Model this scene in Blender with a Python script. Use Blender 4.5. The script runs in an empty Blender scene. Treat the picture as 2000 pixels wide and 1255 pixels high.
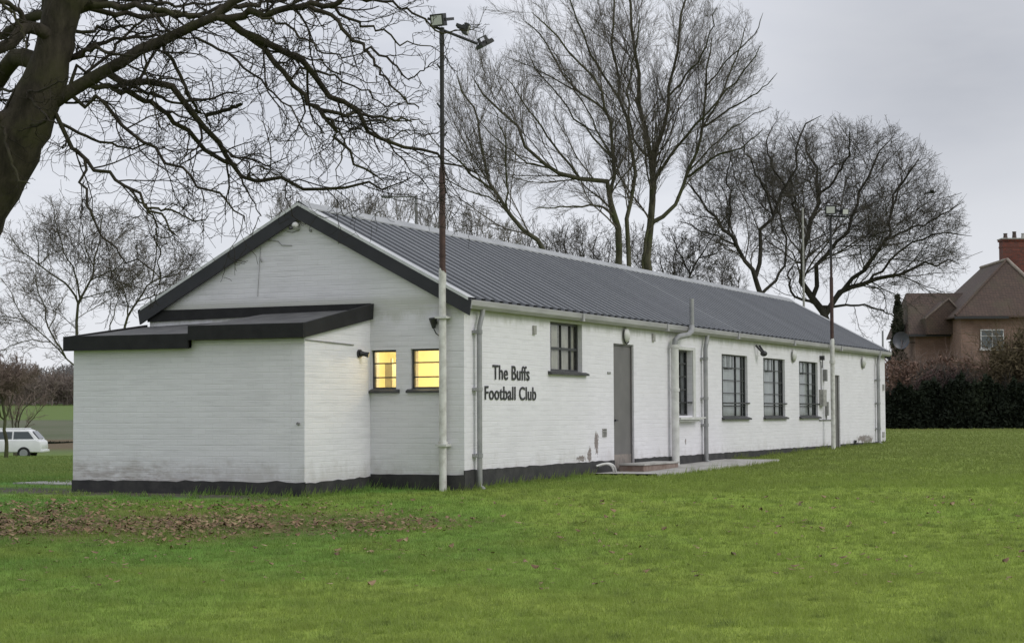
import bpy, bmesh, math
import numpy as np
from mathutils import Vector, Matrix, Euler
R = math.radians
rng = np.random.default_rng(7)
sc = bpy.context.scene
col = sc.collection

# ------------------------------------------------------------------ camera
CAM = np.array([-23.2949, -11.1551, 0.7812])
YAW, PITCH, ROLL, FPX = 0.422133, 0.049297, -0.004453, 3639.4
FH = np.array([math.cos(YAW), math.sin(YAW), 0.0]); RT = np.array([math.sin(YAW), -math.cos(YAW), 0.0]); UP = np.array([0, 0, 1.0])
Fv = FH*math.cos(PITCH)+UP*math.sin(PITCH); Uv = UP*math.cos(PITCH)-FH*math.sin(PITCH)
Rv = RT*math.cos(ROLL)+Uv*math.sin(ROLL); Uv = Uv*math.cos(ROLL)-RT*math.sin(ROLL)
cd = bpy.data.cameras.new('camera'); cam = bpy.data.objects.new('camera', cd); col.objects.link(cam)
cd.sensor_width = 36.0; cd.lens = FPX/2000*36.0; cd.clip_start = 0.3; cd.clip_end = 3000
cam.matrix_world = Matrix(((Rv[0], Uv[0], -Fv[0], CAM[0]), (Rv[1], Uv[1], -Fv[1], CAM[1]), (Rv[2], Uv[2], -Fv[2], CAM[2]), (0, 0, 0, 1)))
sc.camera = cam
# ------------------------------------------------------------------ world, sun, exposure
SUN_EL = R(38); SUN_DIR = np.array([-0.12, -0.95, 0.0]); SUN_DIR /= np.linalg.norm(SUN_DIR)
SUN_DIR = SUN_DIR*math.cos(SUN_EL)+UP*math.sin(SUN_EL)
world = bpy.data.worlds.new("World"); sc.world = world; world.use_nodes = True
nt = world.node_tree; nt.nodes.clear(); N = nt.nodes.new; LK = nt.links.new
wo = N('ShaderNodeOutputWorld'); bg = N('ShaderNodeBackground'); bg.inputs['Strength'].default_value = 0.1; LK(bg.outputs[0], wo.inputs[0])
sky = N('ShaderNodeTexSky'); sky.sky_type = 'NISHITA'; sky.sun_disc = False; sky.sun_elevation = SUN_EL
sky.sun_rotation = math.atan2(SUN_DIR[0], SUN_DIR[1])
tc = N('ShaderNodeTexCoord'); mp = N('ShaderNodeMapping'); mp.inputs['Scale'].default_value = (1.0, 1.0, 3.6)
LK(tc.outputs['Generated'], mp.inputs['Vector'])
n1 = N('ShaderNodeTexNoise'); n1.inputs['Scale'].default_value = 3.0; n1.inputs['Detail'].default_value = 5; n1.inputs['Roughness'].default_value = .56; n1.inputs['Distortion'].default_value = .25
LK(mp.outputs[0], n1.inputs['Vector'])
rp = N('ShaderNodeValToRGB'); rp.color_ramp.elements[0].position = .38; rp.color_ramp.elements[1].position = .60
rp.color_ramp.elements[0].color = (6.0, 6.2, 6.8, 1); rp.color_ramp.elements[1].color = (7.7, 7.85, 8.35, 1)
LK(n1.outputs['Fac'], rp.inputs[0])
# one darker bank of cloud standing up and to the right, lighter air near the horizon
dc = Fv + Rv*0.24 + Uv*0.125; dc /= np.linalg.norm(dc)
vd = N('ShaderNodeVectorMath'); vd.operation = 'DISTANCE'; vd.inputs[1].default_value = tuple(dc)
nm = N('ShaderNodeVectorMath'); nm.operation = 'NORMALIZE'; LK(tc.outputs['Generated'], nm.inputs[0]); 
ns = N('ShaderNodeMapping'); ns.inputs['Scale'].default_value = (1, 1, 1.0); LK(nm.outputs[0], ns.inputs[0]); LK(ns.outputs[0], vd.inputs[0])
ad = N('ShaderNodeMath'); ad.operation = 'MULTIPLY_ADD'; LK(n1.outputs['Fac'], ad.inputs[0]); ad.inputs[1].default_value = -.22; LK(vd.outputs['Value'], ad.inputs[2])
mr = N('ShaderNodeMapRange'); mr.interpolation_type = 'SMOOTHSTEP'; LK(ad.outputs[0], mr.inputs[0])
mr.inputs['From Min'].default_value = -.09; mr.inputs['From Max'].default_value = .06; mr.inputs['To Min'].default_value = .74; mr.inputs['To Max'].default_value = 1.0
ml = N('ShaderNodeVectorMath'); ml.operation = 'SCALE'; LK(rp.outputs[0], ml.inputs[0]); LK(mr.outputs[0], ml.inputs['Scale'])
sx = N('ShaderNodeSeparateXYZ'); LK(nm.outputs[0], sx.inputs[0])
mh = N('ShaderNodeMapRange'); mh.interpolation_type = 'SMOOTHSTEP'; LK(sx.outputs['Z'], mh.inputs[0])
mh.inputs['From Min'].default_value = .0; mh.inputs['From Max'].default_value = .2; mh.inputs['To Min'].default_value = .9; mh.inputs['To Max'].default_value = 0.0
mx = N('ShaderNodeMix'); mx.data_type = 'RGBA'; LK(mh.outputs[0], mx.inputs['Factor']); LK(ml.outputs[0], mx.inputs['A']); mx.inputs['B'].default_value = (7.5, 7.65, 8.1, 1)
m2 = N('ShaderNodeMix'); m2.data_type = 'RGBA'; m2.inputs['Factor'].default_value = .94; LK(sky.outputs[0], m2.inputs['A']); LK(mx.outputs['Result'], m2.inputs['B'])
LK(m2.outputs['Result'], bg.inputs['Color'])
sd = bpy.data.lights.new('sun', 'SUN'); sd.energy = 1.05; sd.angle = R(28); sd.color = (1, .97, .93)
so = bpy.data.objects.new('sun', sd); col.objects.link(so)
so.rotation_euler = Vector(tuple(SUN_DIR)).to_track_quat('Z', 'Y').to_euler()
vs = sc.view_settings; vs.view_transform = 'Standard'; vs.look = 'None'; vs.exposure = 0.15; vs.gamma = 1
sc.cycles.max_bounces = 6; sc.cycles.transparent_max_bounces = 12

# ------------------------------------------------------------------ helpers
def at(px, py, d):
    """point seen at a place of the photo, d metres ahead of the camera (design aid)"""
    return CAM + (Fv + Rv*(px-1000)/FPX - Uv*(py-627.5)/FPX)*d
def tag(o, label=None, cat=None, group=None, kind=None):
    if label: o['label'] = label
    if cat: o['category'] = cat
    if group: o['group'] = group
    if kind: o['kind'] = kind
    return o
def empty(name, loc, rz=0, **k):
    o = bpy.data.objects.new(name, None); col.objects.link(o); o.location = tuple(float(v) for v in loc); o.rotation_euler = (0, 0, rz); o.empty_display_size = .2
    return tag(o, **k)
def link(name, me, m, parent=None, world=True):
    if m is not None and len(me.materials) == 0: me.materials.append(m)
    o = bpy.data.objects.new(name, me); col.objects.link(o)
    if parent is not None:
        o.parent = parent
        if world:
            t = parent; off = Vector((0, 0, 0))
            while t is not None: off += Vector(t.location); t = t.parent
            o.location = -off
    return o
class MB:
    def __init__(s, f=None): s.v = []; s.f = []; s.map = f or (lambda x, y, z: (x, y, z))
    def add(s, vs, fs):
        b = len(s.v); s.v += [s.map(*p) for p in vs]; s.f += [tuple(b+i for i in f) for f in fs]; return s
    def box(s, x0, x1, y0, y1, z0, z1):
        return s.add([(x0, y0, z0), (x1, y0, z0), (x1, y1, z0), (x0, y1, z0), (x0, y0, z1), (x1, y0, z1), (x1, y1, z1), (x0, y1, z1)],
                     [(0, 3, 2, 1), (4, 5, 6, 7), (0, 1, 5, 4), (1, 2, 6, 5), (2, 3, 7, 6), (3, 0, 4, 7)])
    def prism(s, poly, a0, a1, axis='x'):
        n = len(poly); f = {'x': lambda a, p: (a, p[0], p[1]), 'y': lambda a, p: (p[0], a, p[1]), 'z': lambda a, p: (p[0], p[1], a)}[axis]
        return s.add([f(a0, p) for p in poly]+[f(a1, p) for p in poly], [tuple(range(n-1, -1, -1)), tuple(range(n, 2*n))]+[(i, (i+1) % n, n+(i+1) % n, n+i) for i in range(n)])
    def tube(s, pts, r, seg=10, cap=True):
        pts = [Vector(p) for p in pts]; rs = r if isinstance(r, (list, tuple)) else [r]*len(pts); V = []; F = []
        ref = None
        for i, p in enumerate(pts):
            t = (pts[min(i+1, len(pts)-1)]-pts[max(i-1, 0)]).normalized()
            if ref is None: ref = t.orthogonal().normalized()
            a = (ref-t*ref.dot(t)).normalized(); ref = a; b = t.cross(a)
            for k in range(seg):
                q = p+(a*math.cos(2*math.pi*k/seg)+b*math.sin(2*math.pi*k/seg))*rs[i]; V.append(tuple(q))
        for i in range(len(pts)-1):
            for k in range(seg): F.append((i*seg+k, i*seg+(k+1) % seg, (i+1)*seg+(k+1) % seg, (i+1)*seg+k))
        if cap: F.append(tuple(range(seg-1, -1, -1))); F.append(tuple((len(pts)-1)*seg+k for k in range(seg)))
        return s.add(V, F)
    def ball(s, c, r, sc3=(1, 1, 1), nu=12, nv=8):
        V = [(c[0], c[1], c[2]-r*sc3[2])]; F = []
        for j in range(1, nv):
            a = math.pi*j/nv
            for i in range(nu):
                b = 2*math.pi*i/nu; V.append((c[0]+r*sc3[0]*math.sin(a)*math.cos(b), c[1]+r*sc3[1]*math.sin(a)*math.sin(b), c[2]-r*sc3[2]*math.cos(a)))
        V.append((c[0], c[1], c[2]+r*sc3[2])); L = len(V)-1
        for i in range(nu):
            F.append((0, 1+(i+1) % nu, 1+i)); F.append((L, 1+(nv-2)*nu+i, 1+(nv-2)*nu+(i+1) % nu))
            for j in range(nv-2): F.append((1+j*nu+i, 1+j*nu+(i+1) % nu, 1+(j+1)*nu+(i+1) % nu, 1+(j+1)*nu+i))
        return s.add(V, F)
    def mesh(s, name, bevel=0, smooth=False):
        me = bpy.data.meshes.new(name); me.from_pydata(s.v, [], s.f)
        bm = bmesh.new(); bm.from_mesh(me); bmesh.ops.recalc_face_normals(bm, faces=bm.faces)
        if bevel: bmesh.ops.bevel(bm, geom=[e for e in bm.edges if len(e.link_faces) == 2 and e.calc_face_angle(0) > .5], offset=bevel, segments=2, affect='EDGES', profile=.5)
        bm.to_mesh(me); bm.free()
        if smooth:
            for p in me.polygons: p.use_smooth = True
            try: me.set_sharp_from_angle(angle=R(40))
            except Exception: pass
        return me
    def build(s, name, m, parent=None, bevel=0, smooth=False, world=True): return link(name, s.mesh(name, bevel, smooth), m, parent, world)
def npmesh(name, V, F, k):
    """V (n,3), F (m,k)"""
    me = bpy.data.meshes.new(name); V = np.ascontiguousarray(V, dtype=np.float32); F = np.ascontiguousarray(F, dtype=np.int32)
    me.vertices.add(len(V)); me.vertices.foreach_set('co', V.ravel()); me.loops.add(F.size); me.loops.foreach_set('vertex_index', F.ravel())
    me.polygons.add(len(F)); me.polygons.foreach_set('loop_start', np.arange(0, F.size, k, dtype=np.int32)); me.polygons.foreach_set('loop_total', np.full(len(F), k, dtype=np.int32))
    me.update(calc_edges=True); return me

# ------------------------------------------------------------------ materials
def newmat(name):
    m = bpy.data.materials.new(name); m.use_nodes = True; t = m.node_tree; b = t.nodes['Principled BSDF']; return m, t, b
def noise(t, vec, scale, detail=4, rough=.55, dist=0):
    n = t.nodes.new('ShaderNodeTexNoise'); n.inputs['Scale'].default_value = scale; n.inputs['Detail'].default_value = detail; n.inputs['Roughness'].default_value = rough; n.inputs['Distortion'].default_value = dist
    t.links.new(vec, n.inputs['Vector']); return n.outputs['Fac']
def ramp(t, fac, stops):
    r = t.nodes.new('ShaderNodeValToRGB'); e = r.color_ramp.elements
    while len(e) < len(stops): e.new(.5)
    for q, (p, c) in zip(e, stops): q.position = p; q.color = (*c, 1) if len(c) == 3 else c
    t.links.new(fac, r.inputs[0]); return r.outputs[0]
def mix(t, fac, a, b, mode='MIX'):
    m = t.nodes.new('ShaderNodeMix'); m.data_type = 'RGBA'; m.blend_type = mode
    for s, v in (('Factor', fac), ('A', a), ('B', b)):
        if isinstance(v, (int, float)): m.inputs[s].default_value = v
        elif isinstance(v, tuple): m.inputs[s].default_value = (*v, 1)
        else: t.links.new(v, m.inputs[s])
    return m.outputs['Result']
def math_(t, op, a, b=None, c=None):
    m = t.nodes.new('ShaderNodeMath'); m.operation = op
    for i, v in enumerate((a, b, c)):
        if v is None: continue
        if isinstance(v, (int, float)): m.inputs[i].default_value = v
        else: t.links.new(v, m.inputs[i])
    return m.outputs[0]
def mrange(t, v, a, b, c, d, sm=True):
    m = t.nodes.new('ShaderNodeMapRange'); m.interpolation_type = 'SMOOTHSTEP' if sm else 'LINEAR'
    for i, x in enumerate((v, a, b, c, d)):
        if isinstance(x, (int, float)): m.inputs[i].default_value = x
        else: t.links.new(x, m.inputs[i])
    return m.outputs[0]
def coords(t, scale=(1, 1, 1)):
    c = t.nodes.new('ShaderNodeTexCoord'); m = t.nodes.new('ShaderNodeMapping'); m.inputs['Scale'].default_value = scale; t.links.new(c.outputs['Object'], m.inputs[0]); return m.outputs[0]
def bump(t, b, h, strength, dist):
    n = t.nodes.new('ShaderNodeBump'); n.inputs['Strength'].default_value = strength; n.inputs['Distance'].default_value = dist
    t.links.new(h, n.inputs['Height']); t.links.new(n.outputs[0], b.inputs['Normal'])
def plain(name, c1, c2=None, scale=8, rough=.6, bmp=0, bd=.01, metal=0, det=5, st=(1, 1, 1), pos=(.35, .65)):
    m, t, b = newmat(name); v = coords(t, st); f = noise(t, v, scale, det)
    c2 = c2 or tuple(x*.82 for x in c1)
    t.links.new(ramp(t, f, [(pos[0], c1), (pos[1], c2)]), b.inputs['Base Color']); b.inputs['Roughness'].default_value = rough; b.inputs['Metallic'].default_value = metal
    if bmp: bump(t, b, noise(t, v, scale*3, 5), bmp, bd)
    return m
def painted_brick(name, base=(.785, .772, .81), stains=0, peel=None):
    m, t, b = newmat(name); v = coords(t); s = t.nodes.new('ShaderNodeSeparateXYZ'); t.links.new(v, s.inputs[0])
    u = math_(t, 'ADD', s.outputs['X'], s.outputs['Y']); c = t.nodes.new('ShaderNodeCombineXYZ'); t.links.new(u, c.inputs[0]); t.links.new(s.outputs['Z'], c.inputs[1])
    w = noise(t, v, 2.2, 3); cz = t.nodes.new('ShaderNodeVectorMath'); cz.operation = 'ADD'; t.links.new(c.outputs[0], cz.inputs[0])
    cw = t.nodes.new('ShaderNodeCombineXYZ'); t.links.new(math_(t, 'MULTIPLY', w, .012), cw.inputs[1]); t.links.new(cw.outputs[0], cz.inputs[1])
    br = t.nodes.new('ShaderNodeTexBrick'); t.links.new(cz.outputs[0], br.inputs['Vector']); br.inputs['Scale'].default_value = 1; br.inputs['Brick Width'].default_value = .225; br.inputs['Row Height'].default_value = .075
    br.inputs['Mortar Size'].default_value = .008; br.inputs['Mortar Smooth'].default_value = .6; br.inputs['Bias'].default_value = 0
    br.inputs['Color1'].default_value = (1, 1, 1, 1); br.inputs['Color2'].default_value = (.95, .95, .95, 1); br.inputs['Mortar'].default_value = (.93, .93, .925, 1)
    fine = noise(t, v, 30, 5); big = noise(t, v, 1.1, 5); mid = noise(t, coords(t, (1, 1, 2.4)), 5.5, 6, .7)
    col1 = mix(t, 1.0, base, br.outputs['Color'], 'MULTIPLY')
    col1 = mix(t, mrange(t, big, .38, .75, 0, .5), col1, tuple(x*.86 for x in base))
    col1 = mix(t, mrange(t, mid, .58, .80, 0, .6), col1, (base[0]*.72, base[1]*.72, base[2]*.72))
    # splashed dirt in a ragged strip at the foot
    foot = mrange(t, math_(t, 'MULTIPLY_ADD', noise(t, coords(t, (1, 1, .8)), 3.4, 6, .7), -1.1, s.outputs['Z']), -.75, -.35, 1, 0)
    col1 = mix(t, math_(t, 'MULTIPLY', foot, .40 if not stains else .45), col1, (.36, .33, .30))
    if stains:
        sv = coords(t, (1, 1, 4.5)); sn = noise(t, sv, 3.2, 6, .72)
        band = mrange(t, s.outputs['Z'], -.02, .27, 1, 0)
        side = mrange(t, s.outputs['Y'], 1.8, 4.2, 0, 1)
        k = math_(t, 'MULTIPLY', math_(t, 'MULTIPLY', band, side), mrange(t, sn, .42, .62, 0, 1))
        col1 = mix(t, math_(t, 'MULTIPLY', k, .5), col1, (.22, .17, .145))
    if peel:
        for (px, pz, rx, rz) in peel:
            dx = math_(t, 'DIVIDE', math_(t, 'SUBTRACT', s.outputs['X'], px), rx); dz = math_(t, 'DIVIDE', math_(t, 'SUBTRACT', s.outputs['Z'], pz), rz)
            dd = math_(t, 'ADD', math_(t, 'MULTIPLY', dx, dx), math_(t, 'MULTIPLY', dz, dz))
            dd = math_(t, 'ADD', dd, math_(t, 'MULTIPLY', math_(t, 'SUBTRACT', noise(t, v, 9, 5, .7), .5), 5))
            col1 = mix(t, mrange(t, dd, .5, 1.1, .9, 0), col1, (.17, .135, .12))
    eav = math_(t, 'MULTIPLY', mrange(t, math_(t, 'MULTIPLY_ADD', noise(t, coords(t, (1, 1, .35)), 4.5, 5, .7), .5, s.outputs['Z']), 2.30, 2.50, 0, 1), mrange(t, s.outputs['Z'], 2.5, 2.35, 0, 1))
    col1 = mix(t, math_(t, 'MULTIPLY', eav, .55), col1, (.34, .35, .27))
    st_ = noise(t, coords(t, (1, 1, 16)), 1.6, 4, .6); col1 = mix(t, mrange(t, st_, .5, .70, 0, .62), col1, (base[0]*.78, base[1]*.78, base[2]*.78))
    t.links.new(col1, b.inputs['Base Color']); b.inputs['Roughness'].default_value = .62
    streak = noise(t, coords(t, (1, 1, 16)), 1.6, 4, .6); crs = math_(t, 'ABSOLUTE', math_(t, 'SUBTRACT', math_(t, 'FRACT', math_(t, 'DIVIDE', math_(t, 'ADD', s.outputs['Z'], math_(t, 'MULTIPLY', w, .012)), .075)), .5))
    h = math_(t, 'ADD', math_(t, 'MULTIPLY', br.outputs['Fac'], -.45), math_(t, 'MULTIPLY', fine, .4)); h = math_(t, 'ADD', h, math_(t, 'MULTIPLY', mid, .8))
    h = math_(t, 'ADD', h, math_(t, 'MULTIPLY', math_(t, 'MULTIPLY', mrange(t, crs, .38, .5, 0, 1), mrange(t, noise(t, coords(t, (1, 1, 3)), 2.6, 4, .65), .40, .62, .15, 1)), -1.0))
    h = math_(t, 'ADD', h, math_(t, 'MULTIPLY', noise(t, coords(t, (1, 1, 7)), 6, 4, .6), 1.6))
    bump(t, b, h, .40, .004)
    return m
M = {}
M['brick'] = painted_brick('painted brick', peel=[(4.86, .30, .10, .20), (4.55, .12, .09, .13), (4.2, .06, .25, .05), (23.2, .10, .9, .10), (9.3, .25, .04, .06)])
M['brick_gable'] = painted_brick('painted brick of gable', base=(.745, .735, .768))  # wall paint darkened to stand in for the gable's weaker sun
M['brick_annexe'] = painted_brick('painted brick of annexe', base=(.775, .765, .80), stains=1)
M['plinth'] = plain('black bitumen paint', (.020, .020, .022), (.045, .043, .042), 5, .75, .5, .01)
M['barge'] = plain('charcoal bargeboard', (.022, .023, .028), (.032, .033, .039), 3, .75, .1, .004)
M['fascia'] = plain('black fascia', (.006, .006, .007), (.013, .013, .014), 6, .8, .2, .004)
M['felt'] = plain('grey roofing felt', (.060, .061, .064), (.105, .105, .105), 4, .85, .4, .008)
M['gutter'] = plain('pale grey gutter', (.40, .395, .40), (.30, .295, .30), 3, .45, .1, .003, st=(.5, 3, 3))
M['trim'] = plain('white verge trim', (.60, .61, .62), (.46, .47, .48), 3, .45, .1, .003)
M['ridge'] = plain('light grey ridge capping', (.40, .41, .42), (.30, .31, .32), 2, .5, .1, .003)
M['pipe_grey'] = plain('grey plastic pipe', (.23, .235, .24), (.32, .32, .32), 5, .45)
M['pipe_white'] = plain('white painted pipe', (.66, .66, .64), (.50, .50, .48), 6, .45, .2, .003)
M['door'] = plain('grey painted door', (.125, .120, .118), (.15, .143, .14), 4, .5, .1, .003)
M['dark_metal'] = plain('dark metal', (.018, .018, .02), (.035, .035, .036), 20, .5)
M['window_paint'] = plain('dark window paint', (.03, .032, .034), (.055, .057, .058), 12, .5)
M['sill'] = plain('dark sill', (.035, .037, .038), (.07, .07, .07), 8, .6, .2, .003)
M['white_plastic'] = plain('white plastic', (.62, .62, .60), (.5, .5, .48), 10, .4)
M['grey_box'] = plain('grey box', (.20, .20, .20), (.28, .28, .27), 9, .5)
M['vent'] = plain('weathered vent', (.42, .41, .39), (.24, .235, .22), 16, .6, .2, .003)
M['black'] = plain('black lettering', (.012, .012, .013), (.03, .03, .03), 30, .5)
M['curtain_pale'] = plain('pale net curtain', (.50, .53, .53), (.40, .43, .435), 5, .9)
M['curtain_beige'] = plain('beige drape', (.62, .60, .52), (.46, .44, .39), 6, .9)
M['curtain_dark'] = plain('grey drape', (.22, .23, .245), (.14, .15, .16), 6, .9)
M['inside'] = plain('dim plaster', (.25, .24, .22), (.2, .19, .17), 3, .9)
M['cream'] = plain('cream plaster', (.82, .76, .55), (.75, .68, .48), 2, .8)
M['conc'] = plain('concrete', (.46, .45, .42), (.30, .29, .27), 3.5, .85, .4, .01)
M['stepmat'] = plain('worn brown step', (.17, .115, .09), (.28, .22, .19), 6, .8, .4, .008)
def glass_mat():
    m, t, b = newmat('window glass'); t.nodes.remove(b); o = t.nodes['Material Output']
    tr = t.nodes.new('ShaderNodeBsdfTransparent'); tr.inputs[0].default_value = (.95, .97, .97, 1); gl = t.nodes.new('ShaderNodeBsdfGlossy'); gl.inputs['Roughness'].default_value = .06
    fr = t.nodes.new('ShaderNodeFresnel'); fr.inputs['IOR'].default_value = 1.5; mx_ = t.nodes.new('ShaderNodeMixShader')
    t.links.new(fr.outputs[0], mx_.inputs[0]); t.links.new(tr.outputs[0], mx_.inputs[1]); t.links.new(gl.outputs[0], mx_.inputs[2]); t.links.new(mx_.outputs[0], o.inputs[0]); return m
M['glass'] = glass_mat()
def lens_mat():
    m, t, b = newmat('floodlight glass'); b.inputs['Base Color'].default_value = (.55, .55, .545, 1); b.inputs['Roughness'].default_value = .5; return m
M['lens'] = lens_mat()
def roof_mat():
    m, t, b = newmat('coated roof sheet'); v = coords(t, (1, .25, .25)); f = noise(t, v, 1.4, 6, .65); g = noise(t, coords(t), 14, 4)
    s = t.nodes.new('ShaderNodeSeparateXYZ'); t.links.new(coords(t), s.inputs[0])
    c = ramp(t, f, [(.3, (.108, .115, .128)), (.7, (.155, .163, .178))]); wn = t.nodes.new('ShaderNodeTexWhiteNoise'); wn.noise_dimensions = '1D'; t.links.new(math_(t, 'FLOOR', math_(t, 'DIVIDE', s.outputs['X'], 1.0)), wn.inputs['W'])
    c = mix(t, mrange(t, wn.outputs['Value'], 0, 1, 0, .35), c, (.10, .106, .118)); sm_ = mrange(t, math_(t, 'ABSOLUTE', math_(t, 'SUBTRACT', math_(t, 'FRACT', math_(t, 'DIVIDE', math_(t, 'ADD', s.outputs['X'], .02), 5.0)), .5)), .006, .002, .0, .6); c = mix(t, sm_, c, (.24, .25, .26)); c = mix(t, mrange(t, g, .55, .75, 0, .4), c, (.21, .215, .225))
    t.links.new(c, b.inputs['Base Color']); b.inputs['Roughness'].default_value = .48; bump(t, b, g, .15, .004); return m
M['roof'] = roof_mat()
def mast_mat(name, split, rust):
    m, t, b = newmat(name); v = coords(t); s = t.nodes.new('ShaderNodeSeparateXYZ'); t.links.new(v, s.inputs[0])
    n = noise(t, v, 9, 5); z = math_(t, 'ADD', s.outputs['Z'], math_(t, 'MULTIPLY', math_(t, 'SUBTRACT', n, .5), .25))
    white = ramp(t, n, [(.4, (.66, .655, .63)), (.7, (.45, .44, .41))]); rst = ramp(t, n, [(.35, (.042, .020, .016)), (.7, (.085, .042, .034))])
    c = mix(t, mrange(t, z, split-.01, split+.01, 0, 1), white, rst); c = mix(t, mrange(t, z, rust-.5, rust+.4, 0, 1), c, (.016, .015, .016))
    t.links.new(c, b.inputs['Base Color']); b.inputs['Roughness'].default_value = .6; bump(t, b, noise(t, v, 30, 4), .3, .003); return m
def bark(name, c1, c2, moss=None, scale=6, bs=.8, bd=.03):
    m, t, b = newmat(name); v = coords(t, (1, 1, .35)); f = noise(t, v, scale, 7, .65); c = ramp(t, f, [(.32, c1), (.68, c2)])
    if moss: c = mix(t, mrange(t, noise(t, coords(t), 1.7, 4), .48, .62, 0, .6), c, moss)
    t.links.new(c, b.inputs['Base Color']); b.inputs['Roughness'].default_value = .9; b.inputs['Specular IOR Level'].default_value = .15; bump(t, b, f, bs, bd); return m
M['bark_near'] = bark('dark bark', (.020, .017, .013), (.062, .053, .040), (.05, .05, .022), 9)
M['twig_near'] = bark('dark twig', (.022, .019, .015), (.050, .043, .034), None, 3, .2, .005)
M['bark_mid'] = bark('olive bark', (.045, .044, .028), (.11, .105, .07), (.07, .08, .03), 4)
M['twig_mid'] = bark('brown twig', (.085, .075, .06), (.16, .14, .115), None, 1.5, .1, .005)
M['bark_oak'] = bark('black oak bark', (.026, .024, .02), (.062, .057, .048), None, 4)
M['twig_oak'] = bark('dark oak twig', (.06, .054, .047), (.12, .107, .092), None, 1.5, .1, .005)
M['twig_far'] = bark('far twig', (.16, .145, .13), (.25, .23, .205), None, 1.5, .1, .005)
M['twig_red'] = bark('reddish twig', (.15, .110, .09), (.25, .195, .165), None, .8, .1, .005)

# ------------------------------------------------------------------ ground
def sst(x, a, b): t = np.clip((x-a)/(b-a), 0, 1); return t*t*(3-2*t)
def smi(x, xs, ys):
    o = np.zeros_like(x); 
    for k in (-.06, -.03, 0, .03, .06): o += np.interp(x*(1+k)+k*3, xs, ys)
    return o/5
def ground_z(X, Y):
    X = np.asarray(X, float); Y = np.asarray(Y, float)
    d = (X-CAM[0])*FH[0]+(Y-CAM[1])*FH[1]; u = (X-CAM[0])*RT[0]+(Y-CAM[1])*RT[1]
    z = smi(d, [-80, 0, 12, 19, 24.6, 30, 35, 41, 49, 80, 150, 400, 900], [-1.5, -.85, -.72, -.52, -.285, -.235, -.18, -.08, -.06, .08, .2, .5, .5])
    zl = smi(d, [-80, 12, 19, 25, 40, 60, 80, 88, 95, 112, 126, 180, 262, 300, 500, 900], [-1.5, -.72, -.52, -.27, -.42, -.72, -.93, -1.36, -1.42, -1.05, -.8, .36, 2.3, 3.0, 8.5, 9.5])
    w = sst(-u/np.maximum(d, 5), .13, .225)*sst(d, 24, 40)
    z = z*(1-w)+zl*w
    z += .012*np.sin(X*1.3+.4*Y)*np.cos(Y*.9-.5*X)+.02*np.sin(X*.31)*np.sin(Y*.27+1)
    return z
def gz(x, y): return float(ground_z(x, y))
def axis_pts(dense0, dense1, step, far):
    a = list(np.arange(dense0, dense1+1e-6, step)); s = step; p = dense1
    while p < far: s *= 1.22; p += s; a.append(p)
    s = step; p = dense0
    while p > -far: s *= 1.22; p -= s; a.insert(0, p)
    return np.array(a)
xs = axis_pts(-24, 40, .5, 1200); ys = axis_pts(-24, 24, .5, 1200); GX, GY = np.meshgrid(xs, ys, indexing='ij'); GZ = ground_z(GX, GY)
nx, ny = GX.shape; ii = (np.arange(nx-1)[:, None]*ny+np.arange(ny-1)[None, :]).ravel()
gme = npmesh('ground', np.stack([GX, GY, GZ], -1).reshape(-1, 3), np.stack([ii, ii+ny, ii+ny+1, ii+1], 1), 4)
for p in gme.polygons: p.use_smooth = True
def grass_color(t, v):
    """lawn colour by place: blue-green at left, yellow-green to the right, worn and dry patches, painted tuft shadows"""
    big = noise(t, v, .16, 3); mid = noise(t, v, .7, 5, .6); fine = noise(t, v, 6, 5, .65)
    s = t.nodes.new('ShaderNodeSeparateXYZ'); t.links.new(v, s.inputs[0])
    u = math_(t, 'ADD', math_(t, 'MULTIPLY', math_(t, 'SUBTRACT', s.outputs['X'], float(CAM[0])), float(RT[0])), math_(t, 'MULTIPLY', math_(t, 'SUBTRACT', s.outputs['Y'], float(CAM[1])), float(RT[1])))
    g = math_(t, 'ADD', math_(t, 'MULTIPLY', u, .09), math_(t, 'MULTIPLY', math_(t, 'SUBTRACT', big, .5), 2.0))
    c = mix(t, mrange(t, g, -.55, .45, 0, 1), (.108, .248, .042), (.255, .345, .056))
    c = mix(t, mrange(t, mid, .42, .66, 0, .7), c, (.235, .305, .055))
    c = mix(t, mrange(t, fine, .50, .72, 0, .5), c, (.120, .180, .035))
    dq = math_(t, 'ADD', math_(t, 'MULTIPLY', math_(t, 'SUBTRACT', s.outputs['X'], float(CAM[0])), float(FH[0])), math_(t, 'MULTIPLY', math_(t, 'SUBTRACT', s.outputs['Y'], float(CAM[1])), float(FH[1])))
    c = mix(t, mrange(t, math_(t, 'ADD', dq, math_(t, 'MULTIPLY', big, 22)), 34, 52, 0, .55), c, (.150, .175, .055))
    c = mix(t, mrange(t, math_(t, 'ADD', dq, math_(t, 'MULTIPLY', big, 8)), 15, 24, .55, 0), c, (.36, .43, .085))
    c = mix(t, mrange(t, noise(t, v, 3.3, 4, .65), .56, .70, 0, .75), c, (.085, .130, .028))  # small dark spots painted in as shadows among the tufts
    c = mix(t, mrange(t, noise(t, v, 1.9, 4, .6), .56, .72, 0, .5), c, (.130, .190, .040))
    return c, s, fine, mid
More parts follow.
